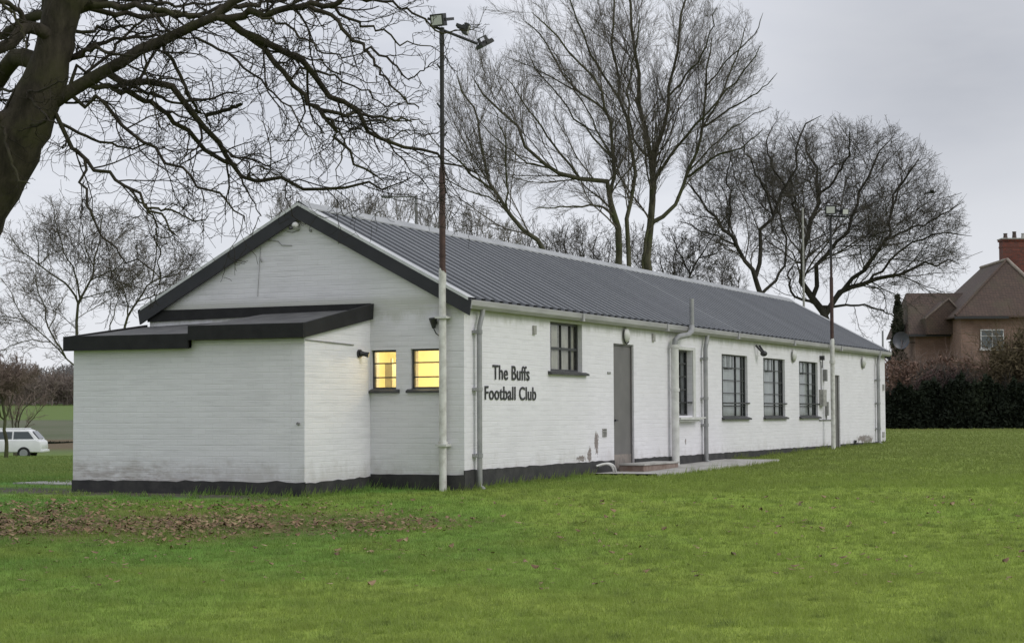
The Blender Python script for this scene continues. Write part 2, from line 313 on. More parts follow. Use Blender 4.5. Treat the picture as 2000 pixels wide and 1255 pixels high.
def ground_mat():
    m, t, b = newmat('lawn soil and grass'); v = coords(t); c, s, fine, mid = grass_color(t, v)
    X, Y = s.outputs['X'], s.outputs['Y']
    nn = math_(t, 'MULTIPLY', math_(t, 'SUBTRACT', noise(t, v, 1.6, 5, .65), .5), 1.0)
    # bare muddy strip along the annexe and the left end
    dx = math_(t, 'SUBTRACT', math_(t, 'ABSOLUTE', math_(t, 'ADD', X, 2.0)), 0.15); dy = math_(t, 'SUBTRACT', math_(t, 'ABSOLUTE', math_(t, 'SUBTRACT', Y, 4.9)), 2.9)
    dm = math_(t, 'ADD', math_(t, 'MAXIMUM', dx, dy), nn)
    mud = mrange(t, dm, .05, .75, 1, 0)
    c = mix(t, math_(t, 'MULTIPLY', mud, .95), c, ramp(t, fine, [(.3, (.060, .050, .040)), (.7, (.125, .112, .098))]))
    # leaf-littered worn ground ahead of the annexe
    d = math_(t, 'ADD', math_(t, 'MULTIPLY', math_(t, 'SUBTRACT', X, float(CAM[0])), float(FH[0])), math_(t, 'MULTIPLY', math_(t, 'SUBTRACT', Y, float(CAM[1])), float(FH[1])))
    u = math_(t, 'ADD', math_(t, 'MULTIPLY', math_(t, 'SUBTRACT', X, float(CAM[0])), float(RT[0])), math_(t, 'MULTIPLY', math_(t, 'SUBTRACT', Y, float(CAM[1])), float(RT[1])))
    dd = math_(t, 'ABSOLUTE', math_(t, 'SUBTRACT', d, 21.1)); uu = math_(t, 'MULTIPLY', math_(t, 'MAXIMUM', math_(t, 'ADD', u, 2.6), 0), .8)
    lit = mrange(t, math_(t, 'ADD', math_(t, 'ADD', dd, uu), math_(t, 'MULTIPLY', nn, 1.6)), .7, 2.6, .9, 0)
    c = mix(t, lit, c, ramp(t, fine, [(.3, (.105, .075, .040)), (.7, (.19, .15, .075))]))
    # far fields
    far = mrange(t, d, 95, 112, 0, 1); fc = ramp(t, noise(t, v, .05, 4), [(.4, (.11, .13, .075)), (.6, (.14, .15, .10))])
    fc = mix(t, mrange(t, d, 176, 184, 0, 1), fc, (.135, .19, .06)); brown = mrange(t, math_(t, 'ABSOLUTE', math_(t, 'SUBTRACT', d, 115)), 7, 11, .8, 0)
    fc = mix(t, brown, fc, (.15, .11, .07)); fc = mix(t, mrange(t, d, 268, 280, 0, 1), fc, (.10, .095, .085))
    c = mix(t, math_(t, 'MULTIPLY', far, mrange(t, u, -12, -22, 0, 1)), c, fc)
    # fallen leaves at the foot of the far hedge
    hb = math_(t, 'MULTIPLY', mrange(t, math_(t, 'ADD', d, math_(t, 'MULTIPLY', nn, 6)), 66, 78, 0, .8), mrange(t, u, 8, 17, 0, 1)); c = mix(t, hb, c, (.16, .12, .05))
    t.links.new(c, b.inputs['Base Color']); b.inputs['Roughness'].default_value = .95; b.inputs['Specular IOR Level'].default_value = .1
    bump(t, b, math_(t, 'ADD', fine, noise(t, v, 28, 4)), .6, .03); return m
tag(link('ground', gme, ground_mat()), kind='structure')

def blades(n, dmin, dmax, h0, h1, w, umax=None, power=1.0):
    """upright leaning grass blades: (n,3 verts)"""
    q = rng.random(n); d = (dmin**(1-power)+q*(dmax**(1-power)-dmin**(1-power)))**(1/(1-power)) if power != 1 else dmin*(dmax/dmin)**q
    u = (rng.random(n)*2-1)*.36*d
    X = CAM[0]+FH[0]*d+RT[0]*u; Y = CAM[1]+FH[1]*d+RT[1]*u; Z = ground_z(X, Y)
    inb = ((X > -.15) & (Y > -.03) & (X < 25.6) & (Y < 5.3)) | ((X > -2.0) & (Y > 1.4) & (X < 0) & (Y < 5.3)) | ((X > 4.45) & (X < 11.7) & (Y < 0) & (Y > -1.2))
    mud = (X > -2.9) & (X < 0) & (Y > 2.2) & (Y < 8); u_ = (X-CAM[0])*RT[0]+(Y-CAM[1])*RT[1]; pt = np.exp(-((d-21.1)/1.5)**2)*np.clip((-.6-u_)/1.6, 0, 1)*(.6+.4*np.sin(X*2.3)*np.sin(Y*2.9)); keep = ~inb & ~(mud & (rng.random(n) < .9)) & (rng.random(n) > .6*pt); X, Y, Z, d = X[keep], Y[keep], Z[keep], d[keep]; n = len(X)
    a = rng.random(n)*6.283; h = (h0+(h1-h0)*rng.random(n))*(1+.25*np.sin(X*1.7+Y)*np.sin(Y*2.1-X)+.35*np.sin(X*6.1+2*np.sin(Y*3))*np.sin(Y*7.3+2*np.sin(X*2.7))); ww = w*(.7+.6*rng.random(n))*np.maximum(1, d/16)
    lx = (rng.random(n)-.5)*h*1.3; ly = (rng.random(n)-.5)*h*1.3
    A = np.stack([X-np.cos(a)*ww/2, Y-np.sin(a)*ww/2, Z-.006], 1); B = np.stack([X+np.cos(a)*ww/2, Y+np.sin(a)*ww/2, Z-.006], 1); C = np.stack([X+lx, Y+ly, Z+h], 1)
    return np.stack([A, B, C], 1).reshape(-1, 3)
def blade_mat():
    m, t, b = newmat('grass blades'); v = coords(t); c, s, fine, mid = grass_color(t, v)
    c = mix(t, mrange(t, noise(t, v, 60, 2), .35, .7, 0, .65), c, (.34, .40, .15)); t.links.new(c, b.inputs['Base Color']); b.inputs['Roughness'].default_value = .7; b.inputs['Specular IOR Level'].default_value = .25
    tl = t.nodes.new('ShaderNodeBsdfTranslucent'); t.links.new(c, tl.inputs[0]); ms_ = t.nodes.new('ShaderNodeMixShader'); ms_.inputs[0].default_value = .45
    o = t.nodes['Material Output']; t.links.new(b.outputs[0], ms_.inputs[1]); t.links.new(tl.outputs[0], ms_.inputs[2]); t.links.new(ms_.outputs[0], o.inputs[0])
    return m
def tufts(n, k, dmin, dmax):
    d = dmin*(dmax/dmin)**rng.random(n); u = (rng.random(n)*2-1)*.29*d; X0 = CAM[0]+FH[0]*d+RT[0]*u; Y0 = CAM[1]+FH[1]*d+RT[1]*u; sz = .5+rng.random(n)**2
    X = (X0[:, None]+rng.normal(0, .05, (n, k))*sz[:, None]).ravel(); Y = (Y0[:, None]+rng.normal(0, .05, (n, k))*sz[:, None]).ravel(); s_ = np.repeat(sz, k); a = rng.random(n*k)*6.28
    ok = ~((X > -2.1) & (Y > 1.3)) & ~((X > -.2) & (Y > -.1)) & ~((X > 4.4) & (X < 11.8) & (Y > -1.3)); X, Y, s_, a = X[ok], Y[ok], s_[ok], a[ok]; m = len(X); Z = ground_z(X, Y)
    h = (.03+.035*rng.random(m))*s_; ww = .008*np.maximum(1, np.hypot(X-CAM[0], Y-CAM[1])/15); lx = np.cos(a)*h*.9; ly = np.sin(a)*h*.9
    return np.stack([np.stack([X-np.sin(a)*ww/2, Y+np.cos(a)*ww/2, Z-.006], 1), np.stack([X+np.sin(a)*ww/2, Y-np.cos(a)*ww/2, Z-.006], 1), np.stack([X+lx, Y+ly, Z+h], 1)], 1).reshape(-1, 3)
bv = np.concatenate([tufts(5200, 26, 10.3, 40), blades(380000, 10.2, 30, .018, .045, .0065, power=1.6), blades(170000, 26, 80, .03, .06, .012, power=1.3)])
tag(link('lawn_grass', npmesh('lawn_grass', bv, np.arange(len(bv)).reshape(-1, 3), 3), blade_mat()), label='short mown green grass of the lawn round the clubhouse', cat='grass', kind='stuff')

# rough fringe of longer grass against the walls
def fringe():
    segs = [((.0, -.05), (4.4, -.05), 900), ((11.8, -.05), (25.4, -.05), 1900), ((-.12, .0), (-.12, 1.4), 300), ((-2.0, 1.4), (-.1, 1.38), 500), ((-2.02, 1.4), (-2.02, 3.2), 350), ((4.4, -1.2), (11.7, -1.22), 700)]
    out = []
    for a, b_, n in segs:
        q = rng.random(n); X = a[0]+(b_[0]-a[0])*q+rng.normal(0, .05, n); Y = a[1]+(b_[1]-a[1])*q-abs(rng.normal(0, .07, n)); Z = ground_z(X, Y)
        h = .04+.07*rng.random(n)**2*(1.2+np.sin(q*40)); an = rng.random(n)*6.28; w = .012
        out.append(np.stack([np.stack([X-np.cos(an)*w/2, Y-np.sin(an)*w/2, Z-.01], 1), np.stack([X+np.cos(an)*w/2, Y+np.sin(an)*w/2, Z-.01], 1), np.stack([X+(rng.random(n)-.5)*h, Y-rng.random(n)*h*.5, Z+h], 1)], 1).reshape(-1, 3))
    return np.concatenate(out)
fv = fringe(); tag(link('rough_grass', npmesh('rough_grass', fv, np.arange(len(fv)).reshape(-1, 3), 3), bpy.data.materials['grass blades']), label='longer unmown grass along the foot of the clubhouse walls', cat='grass', kind='stuff')

# fallen leaves
def leaf_mesh():
    n = 11500; q = rng.random(n)**1.3; u = -6.6+6.6*q; wd = np.clip((.5-u)/3.0, .3, 1); d = 21.3-.5*(1-wd)+(rng.random(n)+rng.random(n)-1)*2.9*wd
    k = rng.random(n) < .10; d = np.where(k, 15+9*rng.random(n), d); u = np.where(k, (rng.random(n)*2-1)*.28*d, u)
    X = CAM[0]+FH[0]*d+RT[0]*u; Y = CAM[1]+FH[1]*d+RT[1]*u; Z = ground_z(X, Y)+.012+.02*rng.random(n)
    ok = ~((X > -2.0) & (Y > 1.3)) & ~((X > 0) & (Y > 0)); ok &= rng.random(n) < np.where(k, 1, np.clip((.1-u)/3.2, .04, 1)**1.3)
    ok &= (np.sin(X*1.9+Y*.7)+np.sin(Y*2.7-X*1.1)+np.sin(X*4.1+Y*3.3)*.7 > rng.normal(-.1, 1.6, n))
    X, Y, Z = X[ok], Y[ok], Z[ok]; n = len(X)
    s = .019+.026*rng.random(n)**1.5; a = rng.random(n)*6.28; ti = rng.normal(0, .6, n); cu = .2+.5*rng.random(n)
    loc = np.array([(-1, 0, 0), (-.3, -.55, .3), (.5, -.4, .25), (1, 0, .5), (.5, .4, .25), (-.3, .55, .3)])
    x = loc[None, :, 0]*s[:, None]; y = loc[None, :, 1]*s[:, None]; z = loc[None, :, 2]*s[:, None]*cu[:, None]*1.6+x*np.sin(ti)[:, None]*.8
    V = np.stack([X[:, None]+x*np.cos(a)[:, None]-y*np.sin(a)[:, None], Y[:, None]+x*np.sin(a)[:, None]+y*np.cos(a)[:, None], Z[:, None]+np.abs(z)], -1).reshape(-1, 3)
    b = np.arange(n)[:, None]*6; F = np.concatenate([b+np.array([[0, 1, 2, 3]]), b+np.array([[0, 3, 4, 5]])]); return npmesh('fallen_leaves', V, F, 4)
def leaf_mat():
    m, t, b = newmat('dead leaves'); f = noise(t, coords(t), 11, 2); t.links.new(ramp(t, f, [(.3, (.08, .045, .025)), (.48, (.18, .11, .055)), (.6, (.28, .19, .10)), (.72, (.38, .30, .17))]), b.inputs['Base Color']); b.inputs['Roughness'].default_value = .75; return m
tag(link('fallen_leaves', leaf_mesh(), leaf_mat()), label='brown fallen leaves strewn over the grass in front of the low annexe', cat='fallen leaves', kind='stuff')

# concrete path and slab
def sheet(name, poly, m, lift=.012, th=.25):
    b = MB(); n = len(poly); zt = [gz(*p)+lift for p in poly]
    b.add([(p[0], p[1], z) for p, z in zip(poly, zt)]+[(p[0], p[1], z-th) for p, z in zip(poly, zt)], [tuple(range(n))]+[(i, (i+1) % n, n+(i+1) % n, n+i) for i in range(n)]); return b.build(name, m)
def path_sheet(name, x0, x1, y0, y1, m, lift, nx_=24):
    b = MB(); V = []; F = []
    for i in range(nx_+1):
        x = x0+(x1-x0)*i/nx_; e = .05*math.sin(i*2.1)+.035*math.sin(i*5.3)
        for y in (y0+e, (y0+y1)/2, y1): V.append((x, y, gz(x, y0*.3+y1*.7)+lift))
        V.append((x, y0+e-.01, gz(x, y0)-.2))
    for i in range(nx_):
        o = i*4
        for k in (0, 1): F.append((o+k, o+4+k, o+5+k, o+k+1))
        F.append((o+3, o+7, o+4, o))
    b.add(V, F); return b.build(name, m)
tag(path_sheet('path', 4.55, 11.6, -1.15, .05, M['conc'], .035), kind='structure')
tag(sheet('pavement', [(-.75, 5.0), (1.6, 5.0), (1.6, 7.6), (-.45, 7.45)], M['conc'], .02), kind='structure')

# ------------------------------------------------------------------ clubhouse
L_, W_, H_, RZ = 25.48, 5.22, 2.24, 3.80
XG = -.08; XE = -1.90; YE = 1.47
club = empty('clubhouse', (0, 0, -.28), label='long low white painted brick clubhouse with dark corrugated roof and low annexe', cat='building')
fl = lambda u, w, z: (u, w, z)                 # long wall, w = depth inwards
fg = lambda u, w, z: (XG+w, u, z)              # gable
fe = lambda u, w, z: (XE+w, u, z)
fs = lambda u, w, z: (u, YE+w, z)              # annexe side wall
fxr = lambda u, w, z: (L_-w, u, z)
fyb = lambda u, w, z: (u, W_-w, z)
def wall_cells(mb, u0, u1, z0, z1, holes, th=.24):
    us = sorted({u0, u1, *[h[0] for h in holes], *[h[1] for h in holes]}); zs = sorted({z0, z1, *[h[2] for h in holes], *[h[3] for h in holes]})
    us = [u for u in us if u0 <= u <= u1]; zs = [z for z in zs if z0 <= z <= z1]
    for a, b in zip(us, us[1:]):
        for c, d in zip(zs, zs[1:]):
            mu, mz = (a+b)/2, (c+d)/2
            if any(h[0] < mu < h[1] and h[2] < mz < h[3] for h in holes): continue
            for w in (0, th): mb.add([(a, w, c), (b, w, c), (b, w, d), (a, w, d)], [(0, 1, 2, 3)])
    for h in holes:
        a, b, c, d = h[:4]
        mb.add([(a, 0, c), (a, th, c), (a, th, d), (a, 0, d)], [(0, 1, 2, 3)]); mb.add([(b, 0, c), (b, th, c), (b, th, d), (b, 0, d)], [(0, 1, 2, 3)])
        mb.add([(a, 0, d), (a, th, d), (b, th, d), (b, 0, d)], [(0, 1, 2, 3)]); mb.add([(a, 0, c), (a, th, c), (b, th, c), (b, 0, c)], [(0, 1, 2, 3)])
WIN = [(2.97, 4.27, 1.43, 2.19), (8.74, 9.71, .73, 1.93), (11.51, 13.21, .69, 1.925), (14.33, 15.96, .69, 1.922), (17.10, 18.69, .69, 1.92)]
DOORS = [(5.655, 6.61, -.24, 1.94), (20.14, 20.70, -.10, 1.66)]
GW = [(1.06, 1.455, 1.13, 1.682), (.33, .83, 1.13, 1.69)]
def wallmesh(name, fm, u0, u1, z0, z1, holes, m, th=.24, extra=None):
    b = MB(fm); wall_cells(b, u0, u1, z0, z1, holes, th)
    if extra: extra(b)
    me = bpy.data.meshes.new(name); me.from_pydata(b.v, [], b.f); return link(name, me, m, club)
wallmesh('wall', fl, XG, L_, -.55, H_+.09, WIN+DOORS, M['brick'])
def gable_top(th=.24):
    def f(b):
        for w in (0, th): b.add([(0, w, H_), (W_, w, H_), (W_, w, H_+.08), (W_/2, w, RZ-.07), (0, w, H_+.08)], [(0, 1, 2, 3, 4)])
    return f
wallmesh('gable_wall', fg, 0, W_, -.55, H_, GW, M['brick_gable'], extra=gable_top())
wallmesh('gable_wall', fxr, 0, W_, -.55, H_, [], M['brick_gable'], extra=gable_top())
wallmesh('wall', fyb, 0, L_, -.55, H_+.09, [], M['brick'])
# annexe walls (fixed depth)
b = MB(); b.prism([(XE, -.55), (XG-.002, -.55), (XG-.002, 2.16), (XE, 1.80)], YE, YE+.22, 'y'); bm_an = b
o = b.build('annexe_wall', M['brick_annexe'], club)
b = MB(fe); b.box(YE+.222, 3.25, 0, .22, -.55, 1.80); b.box(3.25, W_, 0, .22, -.55, 1.69); b.build('annexe_wall', M['brick_annexe'], club)
b = MB(); b.prism([(XE+.222, -.55), (XG-.002, -.55), (XG-.002, 2.1), (XE+.222, 1.69)], W_-.22, W_, 'y'); b.build('annexe_wall', M['brick_annexe'], club)
# plinth with a slightly ragged painted edge
def strip(b, u0, u1, zt, w=-.014, jit=.0045, zb=-.6, slope=0):
    n = max(2, int((u1-u0)/.14)); V = []; F = []
    for i in range(n+1):
        u = u0+(u1-u0)*i/n; z = zt+slope*i/n+float(rng.normal(0, jit))
        V += [(u, w, zb), (u, w, z), (u, .005, z+.004)]
    for i in range(n): o = i*3; F += [(o, o+3, o+4, o+1), (o+1, o+4, o+5, o+2)]
    V += [(u0, .005, zb), (u1, .005, zb)]; m_ = len(V)
    F += [(0, 1, 2, m_-2), (n*3, n*3+1, n*3+2, m_-1)]
    b.add(V, F)
b = MB(fl); strip(b, XG-.012, 5.65, 0); strip(b, 6.615, 20.13, 0, slope=.0); strip(b, 20.71, L_, .01); b.build('plinth', M['plinth'], club)
b = MB(fg); strip(b, .0, YE-.01, -.062); b.build('plinth', M['plinth'], club)
b = MB(fe); strip(b, YE-.014, W_+.01, -.118, jit=.006); b.build('plinth', M['plinth'], club)
b = MB(fs); strip(b, XE-.012, XG-.02, -.135, slope=.045, jit=.008); b.build('plinth', M['plinth'], club)

# roof: corrugated sheets, ridge to eaves
SLOPE = (RZ-2.36)/(W_/2+.10)
def roof_z(y): return RZ-abs(y-W_/2)*SLOPE
def roof_half(sgn):
    pitch = .305; x = -.14; V = []; F = []; prof = []
    while x < L_+.15:
        for dx, dz in ((0, 0), (.105, 0), (.115, .056), (.245, .056), (.262, 0)): prof.append((x+dx, dz))
        x += pitch
    rows = [0, .33, .66, 1.0]; half = W_/2+.10
    for px_, dz in prof:
        for q in rows: V.append((px_, W_/2+sgn*half*q, RZ-half*q*SLOPE+dz-.026))
    k = len(rows)
    for i in range(len(prof)-1):
        for j in range(k-1): F.append((i*k+j, (i+1)*k+j, (i+1)*k+j+1, i*k+j+1))
    return V, F
b = MB(); b.add(*roof_half(-1)); b.add(*roof_half(1)); V0 = roof_half(-1)[0]
rf = b.build('roof', M['roof'], club)
# ridge capping and white verge flashing ride on the sheets
b = MB(); 
for sg in (-1, 1):
    y1 = W_/2+sg*.17; z1 = RZ+.040-.17*SLOPE
    b.add([(-.15, W_/2, RZ+.058), (L_+.17, W_/2, RZ+.058), (L_+.17, y1, z1), (-.15, y1, z1), (-.15, y1, z1-.02), (L_+.17, y1, z1-.02)], [(0, 1, 2, 3), (3, 2, 5, 4)])
b.build('ridge_cap', M['ridge'], rf)
for xv0, xv1 in ((-.175, .04), (L_-.02, L_+.19)):
    b = MB()
    for sg in (-1, 1):
        ya, yb = W_/2+sg*.0, W_/2+sg*(W_/2+.11)
        za, zb = RZ+.032, RZ+.032-(W_/2+.11)*SLOPE
        b.add([(xv0, ya, za), (xv1, ya, za), (xv1, yb, zb), (xv0, yb, zb), (xv0, ya, za-.045), (xv0, yb, zb-.045)], [(0, 1, 2, 3), (0, 3, 5, 4)])
    b.build('verge_trim', M['trim'], rf)
for x0 in (-.17, L_+.145):
    for sg in (-1, 1):
        b = MB(); ya, yb = W_/2, W_/2+sg*(W_/2+.16); za = RZ+.02; zb = za-(W_/2+.16)*SLOPE; hgt = .215
        b.prism([(ya, za), (yb, zb), (yb-sg*.04, zb-hgt), (ya, za-hgt-.02)], x0, x0+.03, 'x'); b.build('bargeboard', M['barge'], club)
# soffit boards
b = MB(); b.box(-.135, L_+.14, -.10, -.004, H_+.055, H_+.085); b.box(-.135, L_+.14, W_+.004, W_+.10, H_+.055, H_+.085); b.build('soffit', M['gutter'], club)
# gutters: half-round-ish trough with lip
def gutter(y0, sg):
    b = MB(); prof = [(0, .105), (0, .02), (.015, 0), (.075, 0), (.11, .035), (.118, .10), (.126, .106), (.126, .092), (.118, .03), (.08, -.012), (.01, -.012), (-.01, .01), (-.01, .105)]
    P = [(y0+sg*p[0], H_+.005+p[1]) for p in prof]; b.prism(P, -.16, L_+.17, 'x'); return b
g = gutter(-.012-.02, -1).build('gutter', M['gutter'], club); gutter(W_+.032, 1).build('gutter', M['gutter'], club)
# extension of the gutter: end cap + unions
for x in (3.9, 7.9, 12.1, 16.2, 20.3, 24.3): b = MB(); b.box(x, x+.07, -.175, -.03, H_-.014, H_+.108); b.build('gutter_union', M['gutter'], g)
b = MB(); b.box(-.168, -.161, -.16, -.04, H_-.01, H_+.108); b.build('end_cap', M['gutter'], g)

# annexe roof with stepped black fascia
zr = lambda x, k: k+(x-XE)*.175
b = MB(); ar = None
ytop = 2.30
b.add([(XE-.10, YE-.05, 1.965), (XE-.10, 3.23, 1.965), (XG, 3.23, 2.24), (XG, YE-.05, 2.27)], [(0, 1, 2, 3)])
b.add([(XE-.10, 3.23, 1.865), (XE-.10, W_+.06, 1.865), (XG, W_+.06, 2.10), (XG, 3.23, 2.16)], [(0, 1, 2, 3)])
b.add([(XE-.10, 3.23, 1.865), (XE-.10, 3.23, 1.965), (XG, 3.23, 2.24), (XG, 3.23, 2.16)], [(0, 1, 2, 3)])
ar = b.build('annexe_roof', M['felt'], club)
b = MB(); b.box(XE-.14, XE-.10, YE-.06, 3.22, 1.795, 1.99); b.build('fascia', M['fascia'], ar)
b = MB(); b.box(XE-.14, XE-.10, 3.222, W_+.08, 1.682, 1.885); b.build('fascia', M['fascia'], ar)
b = MB(); b.prism([(XE-.10, 1.795), (XG-.03, 2.12), (XG-.01, 2.34), (XE-.10, 1.99)], YE-.062, YE-.022, 'y'); b.build('fascia', M['fascia'], ar)
b = MB(); b.prism([(XE-.10, 1.682), (XG, 1.95), (XG, 2.13), (XE-.10, 1.885)], W_+.04, W_+.08, 'y'); b.build('fascia', M['fascia'], ar)
b = MB(); b.prism([(YE-.018, 2.245), (W_+.02, 2.17), (W_+.02, 2.34), (YE-.018, 2.345)], XG-.035, XG-.003, 'x'); b.build('flashing', M['fascia'], ar)
# white board under the fascia
b = MB(fe); b.box(YE-.01, 3.2, -.02, 0.01, 1.755, 1.79); b.build('trim_board', M['trim'], club)

# windows ------------------------------------------------------------
def window(fm, u0, u1, z0, z1, vs, hs, fw=.03, curtain=None, sill=True, sill_ext=(.08, .10), label=None, rec=.09, bars=None, sill_mat='sill', fmat='window_paint'):
    b = MB(fm); r = rec
    b.box(u0, u0+fw, r, r+.05, z0, z1); b.box(u1-fw, u1, r, r+.05, z0, z1); b.box(u0+fw, u1-fw, r, r+.05, z1-fw, z1); b.box(u0+fw, u1-fw, r, r+.05, z0, z0+fw)
    for v, wd in vs: c = u0+(u1-u0)*v; b.box(c-wd/2, c+wd/2, r+.004, r+.04, z0+fw, z1-fw)
    for h, wd in hs: c = z0+(z1-z0)*h; b.box(u0+fw, u1-fw, r+.008, r+.036, c-wd/2, c+wd/2)
    w = b.build('window', M[fmat], club)
    if label: w['label'] = label
    b = MB(fm); b.add([(u0+fw, r+.022, z0+fw), (u1-fw, r+.022, z0+fw), (u1-fw, r+.022, z1-fw), (u0+fw, r+.022, z1-fw)], [(0, 1, 2, 3)]); link('pane', b.mesh('pane'), M['glass'], w)
    if sill:
        b = MB(fm); b.add([(u0-sill_ext[0], -.06, z0-.055), (u1+sill_ext[1], -.06, z0-.055), (u1+sill_ext[1], -.06, z0-.025), (u0-sill_ext[0], -.06, z0-.025), (u0-sill_ext[0], .002, z0-.055), (u1+sill_ext[1], .002, z0-.055), (u1+sill_ext[1], .002, z0), (u0-sill_ext[0], .002, z0)], [(0, 1, 2, 3), (4, 5, 6, 7), (0, 1, 5, 4), (3, 2, 6, 7), (0, 3, 7, 4), (1, 2, 6, 5)])
        b.add([(u0+.002, .0, z0+.002), (u1-.002, 0, z0+.002), (u1-.002, r, z0+.012), (u0+.002, r, z0+.012)], [(0, 1, 2, 3)]); link('sill', b.mesh('sill'), M[sill_mat], w)
    if curtain:
        for (c0, c1, key, wav) in curtain:
            b = MB(fm); n = max(6, int((c1-c0)*(u1-u0)/.018)); V = []; F = []
            for i in range(n+1):
                u = u0+(u1-u0)*(c0+(c1-c0)*i/n); ww = r+.058+wav*math.sin(i*.9)+wav*.5*math.sin(i*2.3+u*9)
                V += [(u, ww, z0-.02), (u, ww, z1+.02)]
            for i in range(n): F.append((2*i, 2*i+2, 2*i+3, 2*i+1))
            b.add(V, F); link('curtain', b.mesh('curtain', smooth=True), M[key], w)
    if bars:
        b = MB(fm)
        for (a, c, d, e, wd, pr) in bars: b.box(a, c, -pr, -pr+wd, d, e)
        link('security_bar', b.mesh('security_bar'), M['dark_metal'], w)
    return w
w0 = WIN[0]
window(fl, *w0, [(.78, .04), (.48, .018)], [(.47, .04)], fw=.035, curtain=[(0, .22, 'curtain_beige', .008), (.26, .46, 'curtain_beige', .01), (.5, .78, 'curtain_beige', .012), (.84, 1, 'curtain_beige', .008)], sill_ext=(.10, .16), rec=.075)
w0 = WIN[1]
window(fl, *w0, [(.33, .02), (.64, .02)], [(.2, .025), (.4, .025), (.6, .025), (.8, .025)], fw=.03, curtain=[(.64, 1, 'curtain_dark', .012), (.34, .42, 'curtain_dark', .01)], sill=False, rec=.10,
       bars=[(w0[1]-.22, w0[1]+.05, .955, .985, .02, .0), ], fmat='window_paint')
for i, wn in enumerate(WIN[2:]):
    u0, u1, z0, z1 = wn; hh = z1-z0; ww = u1-u0
    window(fl, u0, u1, z0, z1, [(.13, .030), (.64, .028), (.88, .022)], [(.18, .020), (.385, .016), (.59, .016), (.79, .018)], fw=.026,
           curtain=[(-.02, .14, 'curtain_pale', .008), (.14, .63, 'curtain_pale', .004), (.63, 1.02, 'curtain_pale', .008)],
           bars=[(u0+.02, u1+.10, z0+.265, z0+.292, .018, .02), (u0+.27*ww, u0+.27*ww+.022, z1-.27, z1-.01, .01, -.035), (u0+.46*ww, u0+.46*ww+.022, z1-.27, z1-.01, .01, -.035), (u0+.27*ww, u0+.46*ww+.02, z1-.29, z1-.268, .01, -.035)], sill_ext=(.03, .09), rec=.05)
for (u0, u1, z0, z1) in GW:
    ww = window(fg, u0, u1, z0, z1, [], [(.30, .018), (.66, .018)], fw=.028, sill_ext=(.055, .05), rec=.05, label='small window lit warm yellow from inside')
# fixed white shelf under the second window, with bracket to the pipe
b = MB(fl); b.box(8.60, 9.86, -.16, -.002, .655, .70); b.box(8.66, 9.80, -.12, -.002, .62, .652); b.box(9.862, 10.30, -.10, -.07, .672, .700); b.build('shelf', M['white_plastic'], club, bevel=.004)
# window surround
b = MB(fl); z0, z1 = .70, 1.99; b.box(8.62, 8.735, -.022, -.001, z0, z1); b.box(9.715, 9.86, -.022, -.001, z0, z1); b.box(8.736, 9.714, -.022, -.001, 1.935, z1); b.build('window_surround', M['white_plastic'], club)
# doors
def door(u0, u1, z0, z1, lab, hz=.75):
    b = MB(fl); b.box(u0+.035, u1-.035, .05, .09, z0+.02, z1-.03); d = b.build('door', M['door'], club, bevel=.004); d['label'] = lab
    b = MB(fl); b.box(u0, u0+.033, .03, .10, z0, z1); b.box(u1-.033, u1, .03, .10, z0, z1); b.box(u0+.033, u1-.033, .03, .10, z1-.028, z1); b.build('door_frame', M['door'], d)
    b = MB(fl); b.tube([(u0+.10, .05, hz), (u0+.10, .0, hz)], .018, 10); b.tube([(u0+.09, .005, hz), (u0+.2, .005, hz)], .011, 8); b.box(u0+.07, u0+.13, .042, .0495, hz-.08, hz+.07); b.build('handle', M['dark_metal'], d); return d
d1 = door(5.655, 6.61, -.24, 1.94, 'wide grey flush door above the brown step', .66)
b = MB(fl); b.box(5.69, 6.575, .046, .0495, -.215, .09); b.build('kick_plate', plain('worn door foot', (.27, .235, .21), (.15, .135, .125), 7, .7), d1)
door(20.14, 20.70, -.10, 1.66, 'narrow tall grey door near the far end', .7)
b = MB(fl); b.box(5.5, 6.78, -.03, .09, -.6, -.243); b.build('threshold', M['conc'], club)
# lettering
def lettering(txt, x0, x1, z0, z1, hc):
    c = bpy.data.curves.new('lettering', 'FONT'); c.body = txt; c.offset = .009; c.extrude = .004; c.space_character = 1.06
    o = bpy.data.objects.new('tmp', c); col.objects.link(o); dg = bpy.context.evaluated_depsgraph_get(); dg.update()
    me = bpy.data.meshes.new_from_object(o.evaluated_get(dg)); bpy.data.objects.remove(o)
    co = np.zeros(len(me.vertices)*3, dtype=np.float32); me.vertices.foreach_get('co', co); co = co.reshape(-1, 3)
    a0, a1 = co[:, 0].min(), co[:, 0].max(); h0, h1 = 0.0, co[:, 1].max()
    X = x0+(co[:, 0]-a0)/(a1-a0)*(x1-x0); Z = z0+(co[:, 1]-h0)/(h1-h0)*(z1-z0); Y = -.009-co[:, 2]
    me.vertices.foreach_set('co', np.stack([X, Y, Z], 1).astype(np.float32).ravel()); me.materials.clear(); me.materials.append(M['black']); me.update()
    o = link('lettering', me, None, club); return o
lettering('The Buffs', .845, 2.15, 1.272, 1.48, 0)['label'] = 'black painted words The Buffs'
lettering('Football Club', .577, 2.395, .982, 1.176, 0)['label'] = 'black painted words Football Club'
